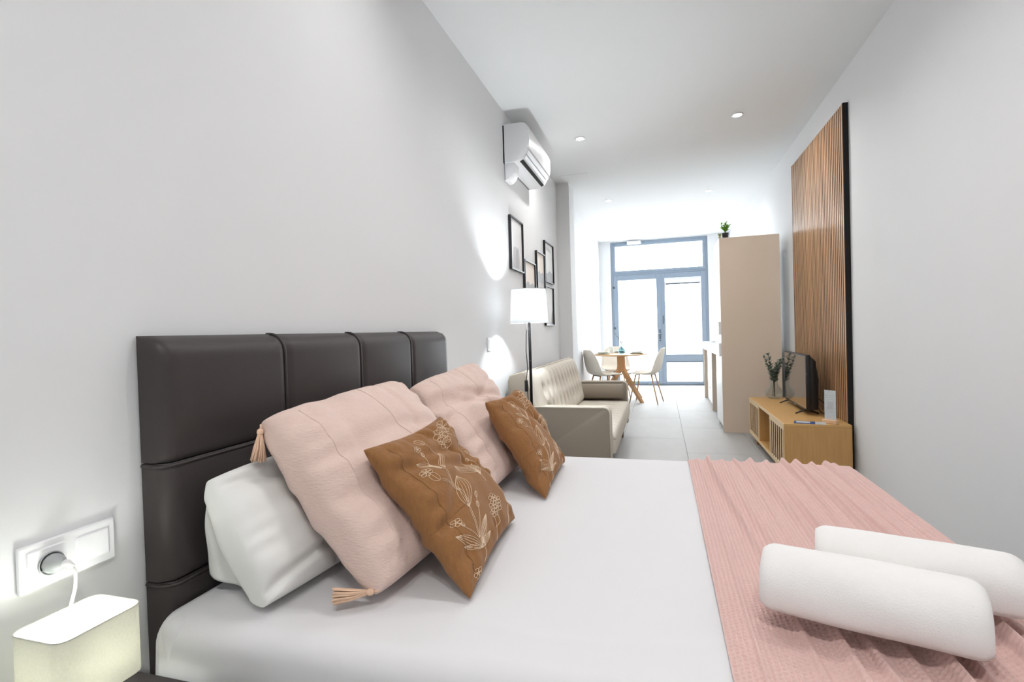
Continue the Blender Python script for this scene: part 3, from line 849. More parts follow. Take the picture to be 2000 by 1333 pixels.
# double wall plate: socket with plug + rocker switch
wp = thing('wall_socket_plate', 'white double wall plate with plugged socket and rocker above the lamp', 'socket', (0.0, 0.728, 0.703))
b = B().box(0.001, 0.010, -0.087, 0.087, -0.044, 0.044, 0.003, 2); b.build('frame', M_wplastic, wp)
so = B().box(0.006, 0.0125, -0.075, -0.008, -0.031, 0.031, 0.002, 1).build('socket_insert', M_wplastic, wp)
B().lathe([(0.0, 0.0), (0.0195, 0.0), (0.0205, 0.0035), (0.0225, 0.0035), (0.0225, 0.0)], 24).build('socket_ring', M_grayplastic, so, loc=(0.0125, -0.0365, -0.002), rot=(0, PI/2, 0), smooth=True)
B().box(0.006, 0.0135, 0.009, 0.073, -0.027, 0.027, 0.003, 2).build('rocker', M_wplastic, wp)
pl = thing('plug', 'white lamp plug with cable in the wall socket above the lamp', 'plug', (0.0135, 0.6915, 0.701))
B().lathe([(0, 0), (0.0175, 0), (0.0185, 0.006), (0.016, 0.018), (0.009, 0.026), (0, 0.027)], 20).build('plug_body', M_grayplastic, pl, rot=(0, PI/2, 0), smooth=True)
B().tube([(0.020, 0.004, 0.000), (0.030, 0.010, -0.002), (0.037, 0.014, -0.010)], [0.0075, 0.0065, 0.0045], 10).build('strain_relief', M_cable, pl, smooth=True)
pth = [(0.034, 0.012, -0.006), (0.040, 0.016, -0.02), (0.040, 0.014, -0.05), (0.034, 0.008, -0.085), (0.028, 0.004, -0.14), (0.022, 0.0, -0.20), (0.022, 0.0, -0.255), (0.06, 0.0, -0.257)]
B().tube(pth, 0.0032, 8).build('cable', M_cable, pl, smooth=True)

# ------------------------------------------------------------------ wall switch near the floor lamp and small far plates
def plate(x, y, z, w, h, label, face=1):
    t = thing('wall_switch', label, 'switch', (x, y, z))
    B().box(0.0 if face > 0 else -0.009, 0.009 if face > 0 else 0.0, -w/2, w/2, -h/2, h/2, 0.002, 1).build('frame', M_wplastic, t)
    B().box(0.006 if face > 0 else -0.012, 0.012 if face > 0 else -0.006, -w/2+0.013, w/2-0.013, -h/2+0.013, h/2-0.013, 0.002, 1).build('rocker', M_wplastic, t)
    return t
plate(0.001, 3.39, 1.043, 0.088, 0.092, 'small white wall switch between the headboard and the floor lamp')
plate(0.001, 9.24, 1.67, 0.09, 0.14, 'pale wall unit high on the left wall near the glass door')
plate(0.001, 8.77, 1.08, 0.08, 0.08, 'white wall switch on the left wall behind the dining chairs')

# ------------------------------------------------------------------ air conditioner
ac = thing('air_conditioner', 'white wall-mounted split air conditioner high on the left wall', 'air conditioner', (0.0, 4.285, 2.40))
a0, a1 = -0.405, 0.405
def acx(pts): return [(x, z-2.40) for x, z in pts]
body = [(0.008, 2.755), (0.150, 2.755), (0.178, 2.748), (0.196, 2.728), (0.204, 2.690), (0.204, 2.600), (0.198, 2.560), (0.150, 2.475), (0.110, 2.458), (0.060, 2.452), (0.008, 2.452)]
B().prism(acx(body), 'y', a0, a1, 0.004).build('housing', M_wplastic, ac, auto=30)
B().prism(acx([(0.196, 2.735), (0.210, 2.70), (0.211, 2.60), (0.203, 2.556), (0.199, 2.565), (0.204, 2.60), (0.203, 2.69)]), 'y', a0+0.006, a1-0.006).build('front_panel', M_wplastic, ac, auto=40)
def along(p, q, t): return (p[0]+(q[0]-p[0])*t, p[1]+(q[1]-p[1])*t)
sl0, sl1 = (0.197, 2.555), (0.150, 2.472)
nrm = (0.87, -0.49)
def lv(t0, t1, h0, h1): 
    p, q = along(sl0, sl1, t0), along(sl0, sl1, t1)
    return acx([(p[0]+nrm[0]*h0*0.6, p[1]-h0), (q[0]+nrm[0]*h0*0.6, q[1]-h0), (q[0]+nrm[0]*h1*0.6, q[1]-h1), (p[0]+nrm[0]*h1*0.6, p[1]-h1)])
B().prism(lv(0.08, 0.42, 0.001, 0.010), 'y', a0+0.03, a1-0.03).build('louvre', M_wplastic, ac)
B().prism(lv(0.50, 0.78, 0.001, 0.009), 'y', a0+0.03, a1-0.03).build('louvre', M_wplastic, ac)
B().prism(acx([(0.152, 2.474), (0.128, 2.462), (0.129, 2.4575), (0.155, 2.4705)]), 'y', a0+0.03, a1-0.04).build('vent_slot', M_felt, ac)
B().box(0.0, 0.008, a0-0.003, a1+0.003, 0.055, 0.345).build('back_plate', M_blackmetal, ac)
B().prism(acx([(0.004, 2.452), (0.085, 2.452), (0.080, 2.40), (0.060, 2.352), (0.030, 2.325), (0.004, 2.320)]), 'y', a0+0.01, a0+0.16, 0.008).build('pipe_cover', M_wplastic, ac, auto=40)
B().lathe([(0, 0), (0.006, 0), (0.006, 0.003), (0, 0.004)], 10).build('indicator_light', M_led, ac, loc=(0.2045, a0+0.03, 2.63-2.40), rot=(0, PI/2, 0))

# ------------------------------------------------------------------ framed pictures
def picture(y0, y1, z0, z1, kind, label):
    t = thing('picture_frame', label, 'picture', (0.001, (y0+y1)/2, z0), 0, 'black framed prints on the left wall')
    w, h = (y1-y0)/2, z1-z0; d, f = 0.024, 0.012
    b = B()
    for (p, q, r, s) in ((-w, -w+f, 0, h), (w-f, w, 0, h), (-w+f, w-f, h-f, h), (-w+f, w-f, 0, f)):
        b.box(0, d, p, q, r, s, 0.001, 1)
    b.build('frame', M_black, t)
    pr = B().box(0.002, 0.008, -w+f, w-f, f, h-f).build('print', {'land': M_artsky}.get(kind, M_paper), t)
    lay = [0.0078]
    def shape(poly, m, nm):
        lay[0] += 0.0006
        B().prism(poly, 'x', 0.0075, lay[0]).build(nm, m, pr)
    if kind == 'figure':
        shape([(-w*0.55, h*0.06), (w*0.62, h*0.06), (w*0.50, h*0.30), (w*0.42, h*0.46), (-w*0.35, h*0.46), (-w*0.5, h*0.40)], M_artsea, 'print_shape')
        shape([(-w*0.1, h*0.06), (w*0.35, h*0.06), (w*0.28, h*0.42), (w*0.0, h*0.42)], M_artgray, 'print_shape')
    elif kind == 'land':
        shape([(-w+f, f), (w-f, f), (w-f, h*0.30), (-w+f, h*0.30)], M_artsea, 'print_shape')
        shape([(-w+f, h*0.30), (w-f, h*0.30), (w-f, h*0.50), (w*0.5, h*0.56), (w*0.1, h*0.50), (-w*0.3, h*0.58), (-w*0.7, h*0.50), (-w+f, h*0.53)], M_artgray, 'print_shape')
    elif kind == 'sea':
        shape([(-w+f, f), (w-f, f), (w-f, h*0.26), (w*0.2, h*0.31), (-w*0.4, h*0.22), (-w+f, h*0.29)], M_artgray, 'print_shape')
        shape([(-w*0.7, h*0.80), (w*0.6, h*0.78), (w*0.5, h*0.86), (-w*0.5, h*0.90)], M_artsea, 'print_shape')
    else:
        shape([(w*0.35, h*0.05), (w*0.9, h*0.05), (w*0.9, h*0.9), (w*0.72, h*0.62), (w*0.70, h*0.36)], M_artgray, 'print_shape')
        shape([(w*0.62, h*0.05), (w*0.9, h*0.05), (w*0.9, h*0.42), (w*0.78, h*0.36)], M_artdark, 'print_shape')
picture(3.955, 4.345, 1.632, 2.068, 'figure', 'black framed print of a pale grey shape, nearest the air conditioner')
picture(4.372, 4.780, 1.335, 1.766, 'land', 'black framed misty landscape print directly above the lamp shade')
picture(4.845, 5.205, 1.480, 1.912, 'land', 'black framed mountain print, second from the lamp shade')
picture(5.225, 5.662, 1.640, 2.072, 'sea', 'black framed white and grey print, highest of the far pair')
picture(5.190, 5.618, 1.182, 1.602, 'curve', 'black framed print with a grey curve, lowest beside the lamp shade')

# ------------------------------------------------------------------ floor lamp
LX, LY = 0.247, 3.58
flp = thing('floor_lamp', 'lit floor lamp with white drum shade and thin black pole by the sofa', 'floor lamp', (LX, LY, 0))
B().lathe([(0, 0), (0.125, 0), (0.127, 0.008), (0.12, 0.016), (0.02, 0.022), (0.012, 0.04), (0, 0.04)], 32).build('base', M_blackmetal, flp, smooth=True)
B().tube([(0, 0, 0.02), (0.0, 0, 0.62), (-0.0, 0, 1.225)], 0.0105, 12).build('pole', M_blackmetal, flp, smooth=True)
b = B(); b.lathe([(0.137, 1.186), (0.124, 1.428), (0.122, 1.428), (0.135, 1.186), (0.137, 1.186)], 40)
shd = b.build('shade', M_shade_white, flp, auto=50)
for (r, z) in ((0.1362, 1.188), (0.1232, 1.426)):
    B().tube([(r*math.cos(2*PI*k/40), r*math.sin(2*PI*k/40), z) for k in range(41)], 0.0022, 6, cap=False).build('rim', M_shade_white, shd, smooth=True)
b = B()
for k in range(3):
    a = 2*PI*k/3+0.4
    b.tube([(0, 0, 1.225), (0.133*math.cos(a), 0.133*math.sin(a), 1.20)], 0.002, 6)
b.build('shade_carrier', M_blackmetal, flp)
B().lathe([(0, 1.22), (0.016, 1.22), (0.016, 1.27), (0, 1.27)], 14).build('lamp_socket', M_black, flp, smooth=True)
B().lathe([(0, 1.268), (0.014, 1.27), (0.028, 1.30), (0.030, 1.318), (0.022, 1.34), (0, 1.35)], 18).build('bulb', M_bulb, flp, smooth=True)
B().tube([(-0.012, -0.012, 1.19), (-0.022, -0.014, 1.10), (-0.026, -0.014, 0.98), (-0.018, -0.014, 0.86), (-0.030, -0.016, 0.78), (-0.024, -0.016, 0.70), (-0.018, -0.014, 0.60), (-0.022, -0.014, 0.3), (-0.05, -0.03, 0.05), (-0.12, -0.06, 0.012), (-0.2, -0.03, 0.008)], 0.0032, 7).build('cable', M_black, flp, smooth=True)
B().box(-0.044, -0.018, -0.026, -0.008, 0.69, 0.775, 0.008, 2).build('inline_switch', M_black, flp, auto=50)

# ------------------------------------------------------------------ sofa
SY0, SY1 = 3.68, 5.66
sofa = thing('sofa', 'beige tufted sofa with taupe arms standing against the left wall', 'sofa', (0.42, (SY0+SY1)/2, 0))
so_ = Vector(sofa.location)
def L(p): return (p[0]-so_.x, p[1]-so_.y, p[2])
def tufted(o, e1, e2, nrm_, n1, n2, cols, rows, depth, puff, m, name, parent):
    """quilted pad: e1 along columns, e2 across rows; row fractions in rows"""
    o = np.array(o); e1 = np.array(e1); e2 = np.array(e2); nn = np.array(nrm_)/np.linalg.norm(nrm_)
    U, V = np.meshgrid(np.linspace(0, 1, n1), np.linspace(0, 1, n2), indexing='ij')
    ph = U*cols
    H = puff*np.maximum((1-(2*U-1)**10)*(1-(2*V-1)**8), 0)**0.45
    groove = np.abs(np.sin(PI*ph))**0.45
    band = np.zeros_like(V)
    for r in rows: band = np.maximum(band, np.exp(-((V-r)/0.16)**2))
    H = H - depth*0.30*(1-groove)*(0.5+0.5*band)
    for r in rows:
        du_ = (ph-np.round(ph))/0.19; dv_ = (V-r)/0.075
        H = H - depth*np.exp(-(du_**2+dv_**2))*((np.round(ph) > 0) & (np.round(ph) < cols))
    P = o + e1*U[..., None] + e2*V[..., None] + nn*H[..., None]
    Bk = o + e1*U[..., None] + e2*V[..., None] - nn*0.02
    V_ = np.concatenate([P.reshape(-1, 3), Bk.reshape(-1, 3)]) - np.array((so_.x, so_.y, 0))
    k = n1*n2
    rim = [i*n2 for i in range(n1)] + [(n1-1)*n2+j for j in range(1, n2)] + [i*n2+n2-1 for i in range(n1-2, -1, -1)] + [j for j in range(n2-2, 0, -1)]
    rim = np.array(rim); r2 = np.roll(rim, -1)
    me = bigmesh(name, V_, np.concatenate([gridfaces(n1, n2), gridfaces(n1, n2, off=k)[:, ::-1], np.stack([rim, rim+k, r2+k, r2], -1)]))
    bm = bmesh.new(); bm.from_mesh(me); bmesh.ops.recalc_face_normals(bm, faces=bm.faces); bm.to_mesh(me); bm.free()
    pad_ = obj(name, me, m, parent)
    bt = B().lathe([(0, 0.004), (0.006, 0.003), (0.009, 0.0), (0.009, -0.003)], 10).mesh('button', smooth=True)
    q = Vector(nn).to_track_quat('Z', 'Y').to_euler()
    for r in rows:
        for c in range(1, cols):
            p = o + e1*(c/cols) + e2*r + nn*max(0.004, puff-depth*1.15)
            obj('button', bt, M_button, pad_, loc=L(tuple(p)), rot=q)
    return pad_
# backrest core (leaning) and pad
bk = B(); bk.prism([(0.035-so_.x, 0.10), (0.30-so_.x, 0.10), (0.275-so_.x, 0.36), (0.175-so_.x, 0.805), (0.145-so_.x, 0.82), (0.050-so_.x, 0.795), (0.035-so_.x, 0.75)], 'y', SY0+0.02-so_.y, SY1-0.02-so_.y, 0.012)
bk.build('backrest', M_sofad, sofa, auto=40)
tufted((0.178, SY0+0.03, 0.818), (0, SY1-SY0-0.06, 0), (0.125, 0, -0.46), (0.96, 0, 0.26), 230, 60, 13, (0.36, 0.70), 0.100, 0.080, M_sofa, 'back_cushion', sofa)
B().tube([L((0.172, SY0+0.025, 0.822)), L((0.172, SY1-0.025, 0.822))], 0.006, 6).build('piping', M_piping, sofa)
# base and seat
B().box(0.16-so_.x, 0.765-so_.x, SY0+0.05-so_.y, SY1-0.05-so_.y, 0.11, 0.235, 0.012, 2).build('base', M_sofa, sofa, auto=40)
tufted((0.255, SY0+0.105, 0.335), (0, SY1-SY0-0.21, 0), (0.565, 0, 0.0), (0, 0, 1), 230, 70, 13, (0.36, 0.72), 0.030, 0.045, M_sofa, 'seat_cushion', sofa)
B().box(0.24-so_.x, 0.822-so_.x, SY0+0.104-so_.y, SY1-0.104-so_.y, 0.205, 0.345, 0.022, 3).build('seat_border', M_sofa, sofa, auto=40)
# arms
def arm(y0, y1, inner):
    pr = [(0.10, 0.11), (0.775, 0.11), (0.792, 0.13)] + arc(0.792-0.045, 0.560-0.045, 0.045, 0.0, PI/2, 6) + [(0.10, 0.560)]
    o = B().prism([(a-so_.x, c) for a, c in pr], 'y', y0-so_.y, y1-so_.y, 0.010).build('arm', M_sofad, sofa, auto=40)
    # light welt strip over top and front
    pr2 = [(0.7935, 0.12)] + [(0.792-0.045+0.0465*math.cos(a), 0.515+0.0465*math.sin(a)) for a in np.linspace(0, PI/2, 8)] + [(0.10, 0.5615)]
    inn = [(0.788, 0.12)] + [(0.792-0.045+0.041*math.cos(a), 0.515+0.041*math.sin(a)) for a in np.linspace(0, PI/2, 8)] + [(0.10, 0.556)]
    b = B(); poly = [(a-so_.x, c) for a, c in pr2 + inn[::-1]]
    n = len(pr2)
    lo_, hi_ = y0+0.009-so_.y, y1-0.009-so_.y
    vv = [[b.bm.verts.new((a, yy, c)) for a, c in poly] for yy in (lo_, hi_)]
    N2 = len(poly)
    for i in range(N2): b.bm.faces.new((vv[0][i], vv[0][(i+1) % N2], vv[1][(i+1) % N2], vv[1][i]))
    for side_ in vv:
        for i in range(n-1): b.bm.faces.new((side_[i], side_[i+1], side_[N2-2-i], side_[N2-1-i]))
    b.build('arm_top', M_sofa, o, auto=40)
    for yy in (y0+0.004, y1-0.004):
        B().tube([(a-so_.x, yy-so_.y, c) for a, c in pr2], 0.006, 6).build('piping', M_piping, o, smooth=True)
arm(SY0, SY0+0.10, 1); arm(SY1-0.10, SY1, -1)
for (x, y) in ((0.70, SY0+0.16), (0.745, SY1-0.28), (0.14, SY0+0.16), (0.14, SY1-0.28)):
    B().lathe([(0, 0), (0.014, 0), (0.024, 0.115), (0, 0.115)], 14).build('leg', M_legwood_gapshade, sofa, loc=L((x, y, 0)), smooth=False)
bol = thing('bolster_cushion', 'taupe cylindrical bolster lying against the far sofa arm', 'cushion', (0.52, SY1-0.185, 0.392))
B().tube([(-0.235, 0, 0.078), (-0.232, 0, 0.078), (-0.225, 0, 0.078), (0.235, 0, 0.078), (0.243, 0, 0.078), (0.246, 0, 0.078)], [0.068, 0.074, 0.078, 0.078, 0.074, 0.068], 28).build('bolster', M_sofad, bol, auto=40)
for x in (-0.228, 0.238):
    B().tube([(x, 0.0775*math.cos(2*PI*k/28), 0.078+0.0775*math.sin(2*PI*k/28)) for k in range(29)], 0.004, 6, cap=False).build('piping', M_sofad, bol, smooth=True)

# ------------------------------------------------------------------ slatted wall panel
sp = thing('slatted_panel', 'tall panel of narrow vertical wooden slats on the right wall', 'wall panel', (RX, 4.77, 0.0))
P0, P1, PT = 4.06, 5.48, 2.632
B().box(-0.012, -0.001, P0+0.004-4.77, P1-0.004-4.77, 0.004, PT-0.004).build('felt_backing', M_felt, sp)
B().box(-0.034, -0.001, P0-0.010-4.77, P0+0.004-4.77, 0.002, PT, 0.001, 1).build('edge_trim', M_felt, sp)
B().box(-0.034, -0.001, P1-0.004-4.77, P1+0.006-4.77, 0.002, PT, 0.001, 1).build('edge_trim', M_felt, sp)
ns = 36; stp = (P1-P0-0.008)/ns
slat_me = B().box(-0.033, -0.012, -stp*0.33, stp*0.33, 0.004, PT-0.002, 0.0008, 1).mesh('slat')
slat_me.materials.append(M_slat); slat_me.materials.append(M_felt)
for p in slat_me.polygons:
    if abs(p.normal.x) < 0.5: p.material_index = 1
for k in range(ns):
    obj('slat', slat_me, M_slat, sp, loc=(0, P0+0.004+stp*(k+0.5)-4.77, 0))

# ------------------------------------------------------------------ TV bench
TB = thing('tv_bench', 'low oak TV bench with slatted doors and open middle niche', 'tv bench', (2.185, 4.71, 0))
tx0, tx1, ty0, ty1, tz0, tz1 = -0.215, 0.205, -0.735, 0.735, 0.075, 0.420
B().box(tx0, tx1, ty0, ty1, tz1-0.020, tz1, 0.002, 1).build('top', M_oaktop, TB)
B().box(tx0, tx1, ty0, ty1, tz0, tz0+0.020, 0.002, 1).build('bottom', M_oaktop, TB)
for y in (ty0, ty1-0.018): B().box(tx0+0.002, tx1, y, y+0.018, tz0+0.020, tz1-0.020, 0.001, 1).build('side', M_oak, TB)
for y in (-0.245, 0.227): B().box(tx0+0.004, tx1, y, y+0.018, tz0+0.020, tz1-0.020, 0.001, 1).build('divider', M_oak, TB)
B().box(tx1-0.008, tx1, ty0+0.018, ty1-0.018, tz0+0.02, tz1-0.02).build('back', M_oak, TB)
B().box(tx0-0.002, tx0+0.001, ty0, ty1, tz1-0.021, tz1-0.0005).build('front_edge', M_oaklight, TB)
B().box(tx0-0.002, tx0+0.001, ty0, ty1, tz0, tz0+0.020).build('front_edge', M_oaklight, TB)
def slat_door(y0, y1):
    z0, z1 = tz0+0.021, tz1-0.021
    fr_ = B().box(tx0-0.0015, tx0+0.016, y0, y1, z1-0.026, z1, 0.001, 1).box(tx0-0.0015, tx0+0.016, y0, y1, z0, z0+0.014, 0.001, 1) \
        .box(tx0-0.0015, tx0+0.016, y0, y0+0.014, z0+0.014, z1-0.026, 0.001, 1).box(tx0-0.0015, tx0+0.016, y1-0.014, y1, z0+0.014, z1-0.026, 0.001, 1)
    d = fr_.build('door', M_oaklight, TB)
    B().box(tx0+0.018, tx0+0.024, y0+0.004, y1-0.004, z0+0.004, z1-0.004).build('door_shade_back', M_legwood_gapshade, d)  # dark board stands in for the shaded inside of the bench
    n = 7; st = (y1-y0-0.028)/n
    for k in range(n):
        yc = y0+0.014+st*(k+0.5)
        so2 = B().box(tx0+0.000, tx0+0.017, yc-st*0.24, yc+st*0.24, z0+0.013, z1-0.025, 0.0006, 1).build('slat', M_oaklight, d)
        so2.data.materials.append(M_legwood_gapshade)  # dark side faces put the shade of the slat gaps into the colour
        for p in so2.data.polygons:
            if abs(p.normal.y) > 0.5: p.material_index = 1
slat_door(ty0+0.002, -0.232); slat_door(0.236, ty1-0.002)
for (x, y) in ((tx0+0.045, ty1-0.20), (tx0+0.045, ty0+0.20), (tx1-0.05, ty1-0.20), (tx1-0.05, ty0+0.20)):
    B().box(x-0.02, x+0.02, y-0.02, y+0.02, 0.0, tz0, 0.002, 1).build('leg', M_oak, TB)

# small devices in the niche
nb = thing('small_router', 'small white box lying in the open niche of the TV bench', 'box', (2.035, 4.545, 0.0955))
B().box(-0.035, 0.035, -0.03, 0.03, 0, 0.028, 0.006, 2).build('case', M_wplastic, nb); B().box(-0.034, -0.031, -0.018, 0.018, 0.008, 0.018).build('port', M_grayplastic, nb)
nb2 = thing('remote_control', 'small black device behind the white box in the bench niche', 'remote', (2.06, 4.64, 0.0955))
B().box(-0.05, 0.05, -0.02, 0.02, 0, 0.035, 0.006, 2).build('case', M_black, nb2)
b = B()
for k in range(4): b.box(-0.035+k*0.02, -0.026+k*0.02, -0.008, 0.008, 0.035, 0.0365)
b.build('buttons', M_grayplastic, nb2)

# ------------------------------------------------------------------ television
tv = thing('television', 'small black flat television standing on the oak bench', 'television', (2.225, 4.73, 0.42), math.radians(-0.6))
w2, zb, zt = 0.365, 0.032, 0.462
B().box(-0.012, 0.020, -w2, w2, zb, zt, 0.004, 2).build('bezel', M_black, tv, auto=40)
B().box(-0.0128, -0.0118, -w2+0.010, w2-0.010, zb+0.016, zt-0.010).build('screen', M_screen, tv)
B().prism([(0.018, zb+0.006), (0.070, zb+0.010), (0.076, zb+0.03), (0.076, zb+0.24), (0.060, zt-0.05), (0.018, zt-0.004)], 'y', -w2+0.012, w2-0.012, 0.01).build('back_shell', M_black, tv, auto=40)
B().box(-0.0135, -0.0115, -0.03, 0.03, zb+0.004, zb+0.012).build('logo_badge', M_grayplastic, tv)
for y in (-0.29, 0.29):
    b = B()
    b.tube([(0.008, y, zb+0.004), (-0.015, y, 0.028), (-0.075, y-0.01, 0.006)], [0.009, 0.007, 0.005], 8)
    b.tube([(0.008, y, zb+0.004), (0.03, y, 0.028), (0.085, y-0.01, 0.006)], [0.009, 0.007, 0.005], 8)
    b.build('foot', M_black, tv, smooth=True)
pc = thing('power_cable', 'thin black cables hanging between the television and slatted panel', 'cable', (2.335, 4.45, 0.425))
B().tube([(-0.038, 0.06, 0.14), (-0.005, 0.02, 0.10), (0.02, -0.05, 0.07), (0.03, -0.14, 0.06)], 0.003, 6).build('cord', M_black, pc, smooth=True)
B().tube([(-0.036, 0.1, 0.07), (-0.01, 0.06, 0.03), (0.0, 0.0, 0.006), (0.01, -0.08, 0.004), (0.03, -0.18, 0.01)], 0.003, 6).build('cord', M_black, pc, smooth=True)
B().box(0.0, 0.04, -0.20, -0.16, 0.0, 0.02, 0.004, 1).build('adapter', M_black, pc)

# ------------------------------------------------------------------ sign holder and leaflets
sg = thing('card_stand', 'upright printed card in a pale wooden block on the TV bench', 'card stand', (2.275, 4.03, 0.42), math.radians(-52))
B().box(-0.05, 0.05, -0.019, 0.019, 0, 0.028, 0.003, 1).build('block', M_woodpale, sg)
cd = B().box(-0.042, 0.042, -0.0012, 0.0012, 0.020, 0.232).build('card', M_card, sg)
b = B()
for k in range(9): b.box(-0.032, 0.02+0.01*((k*7) % 3)-0.0, -0.0017, -0.0011, 0.075+k*0.015, 0.0795+k*0.015)
b.build('print_lines', M_artgray, cd)
B().box(-0.020, 0.020, -0.0018, -0.0011, 0.10, 0.15).build('print_block', M_artgray, cd)
lf_ = thing('leaflets', 'blue and white printed leaflet lying flat on the bench edge', 'leaflet', (2.150, 4.035, 0.42), math.radians(-14))
B().box(-0.10, 0.03, -0.045, 0.045, 0.0, 0.004).build('cover', M_bluepaper, lf_)
B().box(-0.085, 0.0, -0.030, 0.030, 0.0041, 0.0047).build('photo_print', M_card, lf_)
B().box(0.031, 0.095, -0.043, 0.047, 0.0, 0.003).build('back_sheet', M_card, lf_)

# ------------------------------------------------------------------ vase with eucalyptus on the bench
def leafy(name_leaf, m_leaf, parent, stems, m_stem, leaf_len, leaf_w, per, seed, spread=1.0):
    r = random.Random(seed)
    lm = B()
    n = 6; row = []
    for i in range(n+1):
        t = i/n; ww = leaf_w*math.sin(PI*min(1, t*0.97+0.02))**0.8
        row.append(((-ww, leaf_len*t, 0.004*math.sin(PI*t)), (0, leaf_len*t, 0.0), (ww, leaf_len*t, 0.004*math.sin(PI*t))))
    vs = [v for rr in row for v in rr]
    fs = []
    for i in range(n):
        for k in range(2): fs.append((i*3+k, i*3+k+1, i*3+k+4, i*3+k+3))
    me = mesh(name_leaf, vs, fs, True)
    for st in stems:
        pts = [Vector(p) for p in st]
        B().tube(pts, 0.0022, 6).build('stem', m_stem, parent, smooth=True)
        for k in range(per):
            t = 0.28+0.72*(k+0.5)/per
            q = t*(len(pts)-1); i = min(int(q), len(pts)-2); p = pts[i].lerp(pts[i+1], q-i)
            d = (pts[i+1]-pts[i]).normalized()
            an = k*2.4+r.uniform(-0.3, 0.3)
            sidev = Vector((math.cos(an), math.sin(an), 0))
            dirv = (d*0.55+sidev*spread+Vector((0, 0, 0.2))).normalized()
            o = obj(name_leaf, me, m_leaf, parent, loc=p)
            o.rotation_euler = dirv.to_track_quat('Y', 'Z').to_euler()
            s = r.uniform(0.75, 1.15)*(1.1-0.45*t); o.scale = (s, s, s)
vase = thing('glass_vase', 'clear round glass vase standing behind the television on the bench', 'vase', (2.170, 5.335, 0.42))
B().lathe([(0, 0.003), (0.045, 0.003), (0.072, 0.03), (0.078, 0.060), (0.066, 0.095), (0.042, 0.120), (0.034, 0.150), (0.040, 0.200), (0.0375, 0.200), (0.031, 0.150), (0.039, 0.118), (0.063, 0.094), (0.074, 0.060), (0.068, 0.032), (0.043, 0.008), (0, 0.008)], 28).build('body', M_vglass, vase, smooth=True)
eu = thing('eucalyptus', 'grey-green eucalyptus sprigs standing in the vase beside the television', 'plant', (2.170, 5.335, 0.43))
leafy('leaf', M_euc, eu, [[(0.01, 0, 0.01), (0.0, 0, 0.16), (-0.04, -0.01, 0.27), (-0.085, -0.02, 0.40)],
                          [(-0.01, 0.01, 0.01), (0.0, 0.01, 0.16), (-0.02, 0.01, 0.28), (-0.045, 0.0, 0.42)],
                          [(0, -0.01, 0.01), (0.004, 0, 0.16), (0.03, 0, 0.26), (0.055, -0.02, 0.36)],
                          [(0.01, 0.01, 0.01), (0.008, 0, 0.17), (0.05, 0.03, 0.26), (0.095, 0.04, 0.37)],
                          [(0, 0, 0.01), (0.0, -0.005, 0.17), (0.01, -0.03, 0.25), (0.02, -0.05, 0.33)]], M_stem, 0.050, 0.017, 30, 5)

# ------------------------------------------------------------------ tall pantry unit and counter
pn = thing('tall_cabinet', 'tall beige cabinet side standing beside the slatted panel', 'cabinet', (2.05, 6.08, 0))
px0, px1 = 1.765-2.05, 2.337-2.05
B().box(px0+0.002, px1, 5.788-6.08, 5.808-6.08, 0.0, 2.047, 0.001, 1).build('side_panel', M_beige, pn)
B().box(px0+0.018, px1, 5.808-6.08, 6.355-6.08, 0.06, 2.045).build('carcass', M_whitelam, pn)
B().box(px0+0.05, px1, 5.83-6.08, 6.355-6.08, 0.0, 0.06).build('plinth', M_whitelam, pn)
B().box(px0+0.018, px1, 6.355-6.08, 6.373-6.08, 0.0, 2.047).build('side_panel', M_whitelam, pn)
d1 = B().box(px0, px0+0.018, 5.812-6.08, 6.370-6.08, 0.065, 0.98, 0.001, 1).build('door', M_whitelam, pn)
d2 = B().box(px0, px0+0.018, 5.812-6.08, 6.370-6.08, 0.985, 2.043, 0.001, 1).build('door', M_whitelam, pn)
B().box(px0-0.02, px0, 5.84-6.08, 5.852-6.08, 0.80, 0.94, 0.002, 1).build('handle', M_whitelam, d1)
B().box(px0-0.02, px0, 5.84-6.08, 5.852-6.08, 1.03, 1.17, 0.002, 1).build('handle', M_whitelam, d2)

ct = B().box(1.785, RX, 6.375, 8.62, 0.78, 0.888, 0.003, 1).build('kitchen_counter', M_whitelam)
tag(ct, 'thick white counter top running from the tall cabinet to the door', 'counter')
du_ = thing('drawer_unit', 'white drawer unit with beige side under the kitchen counter', 'cabinet', (2.1, 7.6, 0))
B().box(1.795-2.1, RX-2.1-0.002, 7.255-7.6, 7.275-7.6, 0.0, 0.779, 0.001, 1).build('side_panel', M_beige, du_)
B().box(1.815-2.1, RX-2.1-0.002, 7.275-7.6, 7.90-7.6, 0.08, 0.779).build('carcass', M_whitelam, du_)
B().box(1.86-2.1, RX-2.1-0.002, 7.275-7.6, 7.90-7.6, 0.0, 0.08).build('plinth', M_beige, du_)
for k in range(3):
    d = B().box(1.795-2.1, 1.815-2.1, 7.278-7.6, 7.898-7.6, 0.085+k*0.231, 0.085+k*0.231+0.227, 0.002, 1).build('drawer', M_whitelam, du_)
    B().box(1.785-2.1, 1.795-2.1, 7.55-7.6, 7.63-7.6, 0.085+k*0.231+0.19, 0.085+k*0.231+0.20, 0.001, 1).build('handle', M_steel, d)
ep = B().box(1.80, RX-0.002, 8.585, 8.605, 0.0, 0.779, 0.001, 1).build('counter_end_panel', M_beige)
tag(ep, 'beige end panel under the far end of the white counter', 'panel')
sk = thing('sink', 'steel sink with tap set in the white counter near the glass door', 'sink', (2.08, 8.15, 0.888))
B().box(-0.24, 0.20, -0.22, 0.22, 0.0, 0.006, 0.002, 1).build('rim', M_steel, sk)
B().box(-0.20, 0.12, -0.18, 0.18, 0.0055, 0.0075).build('basin', M_darkalu, sk)
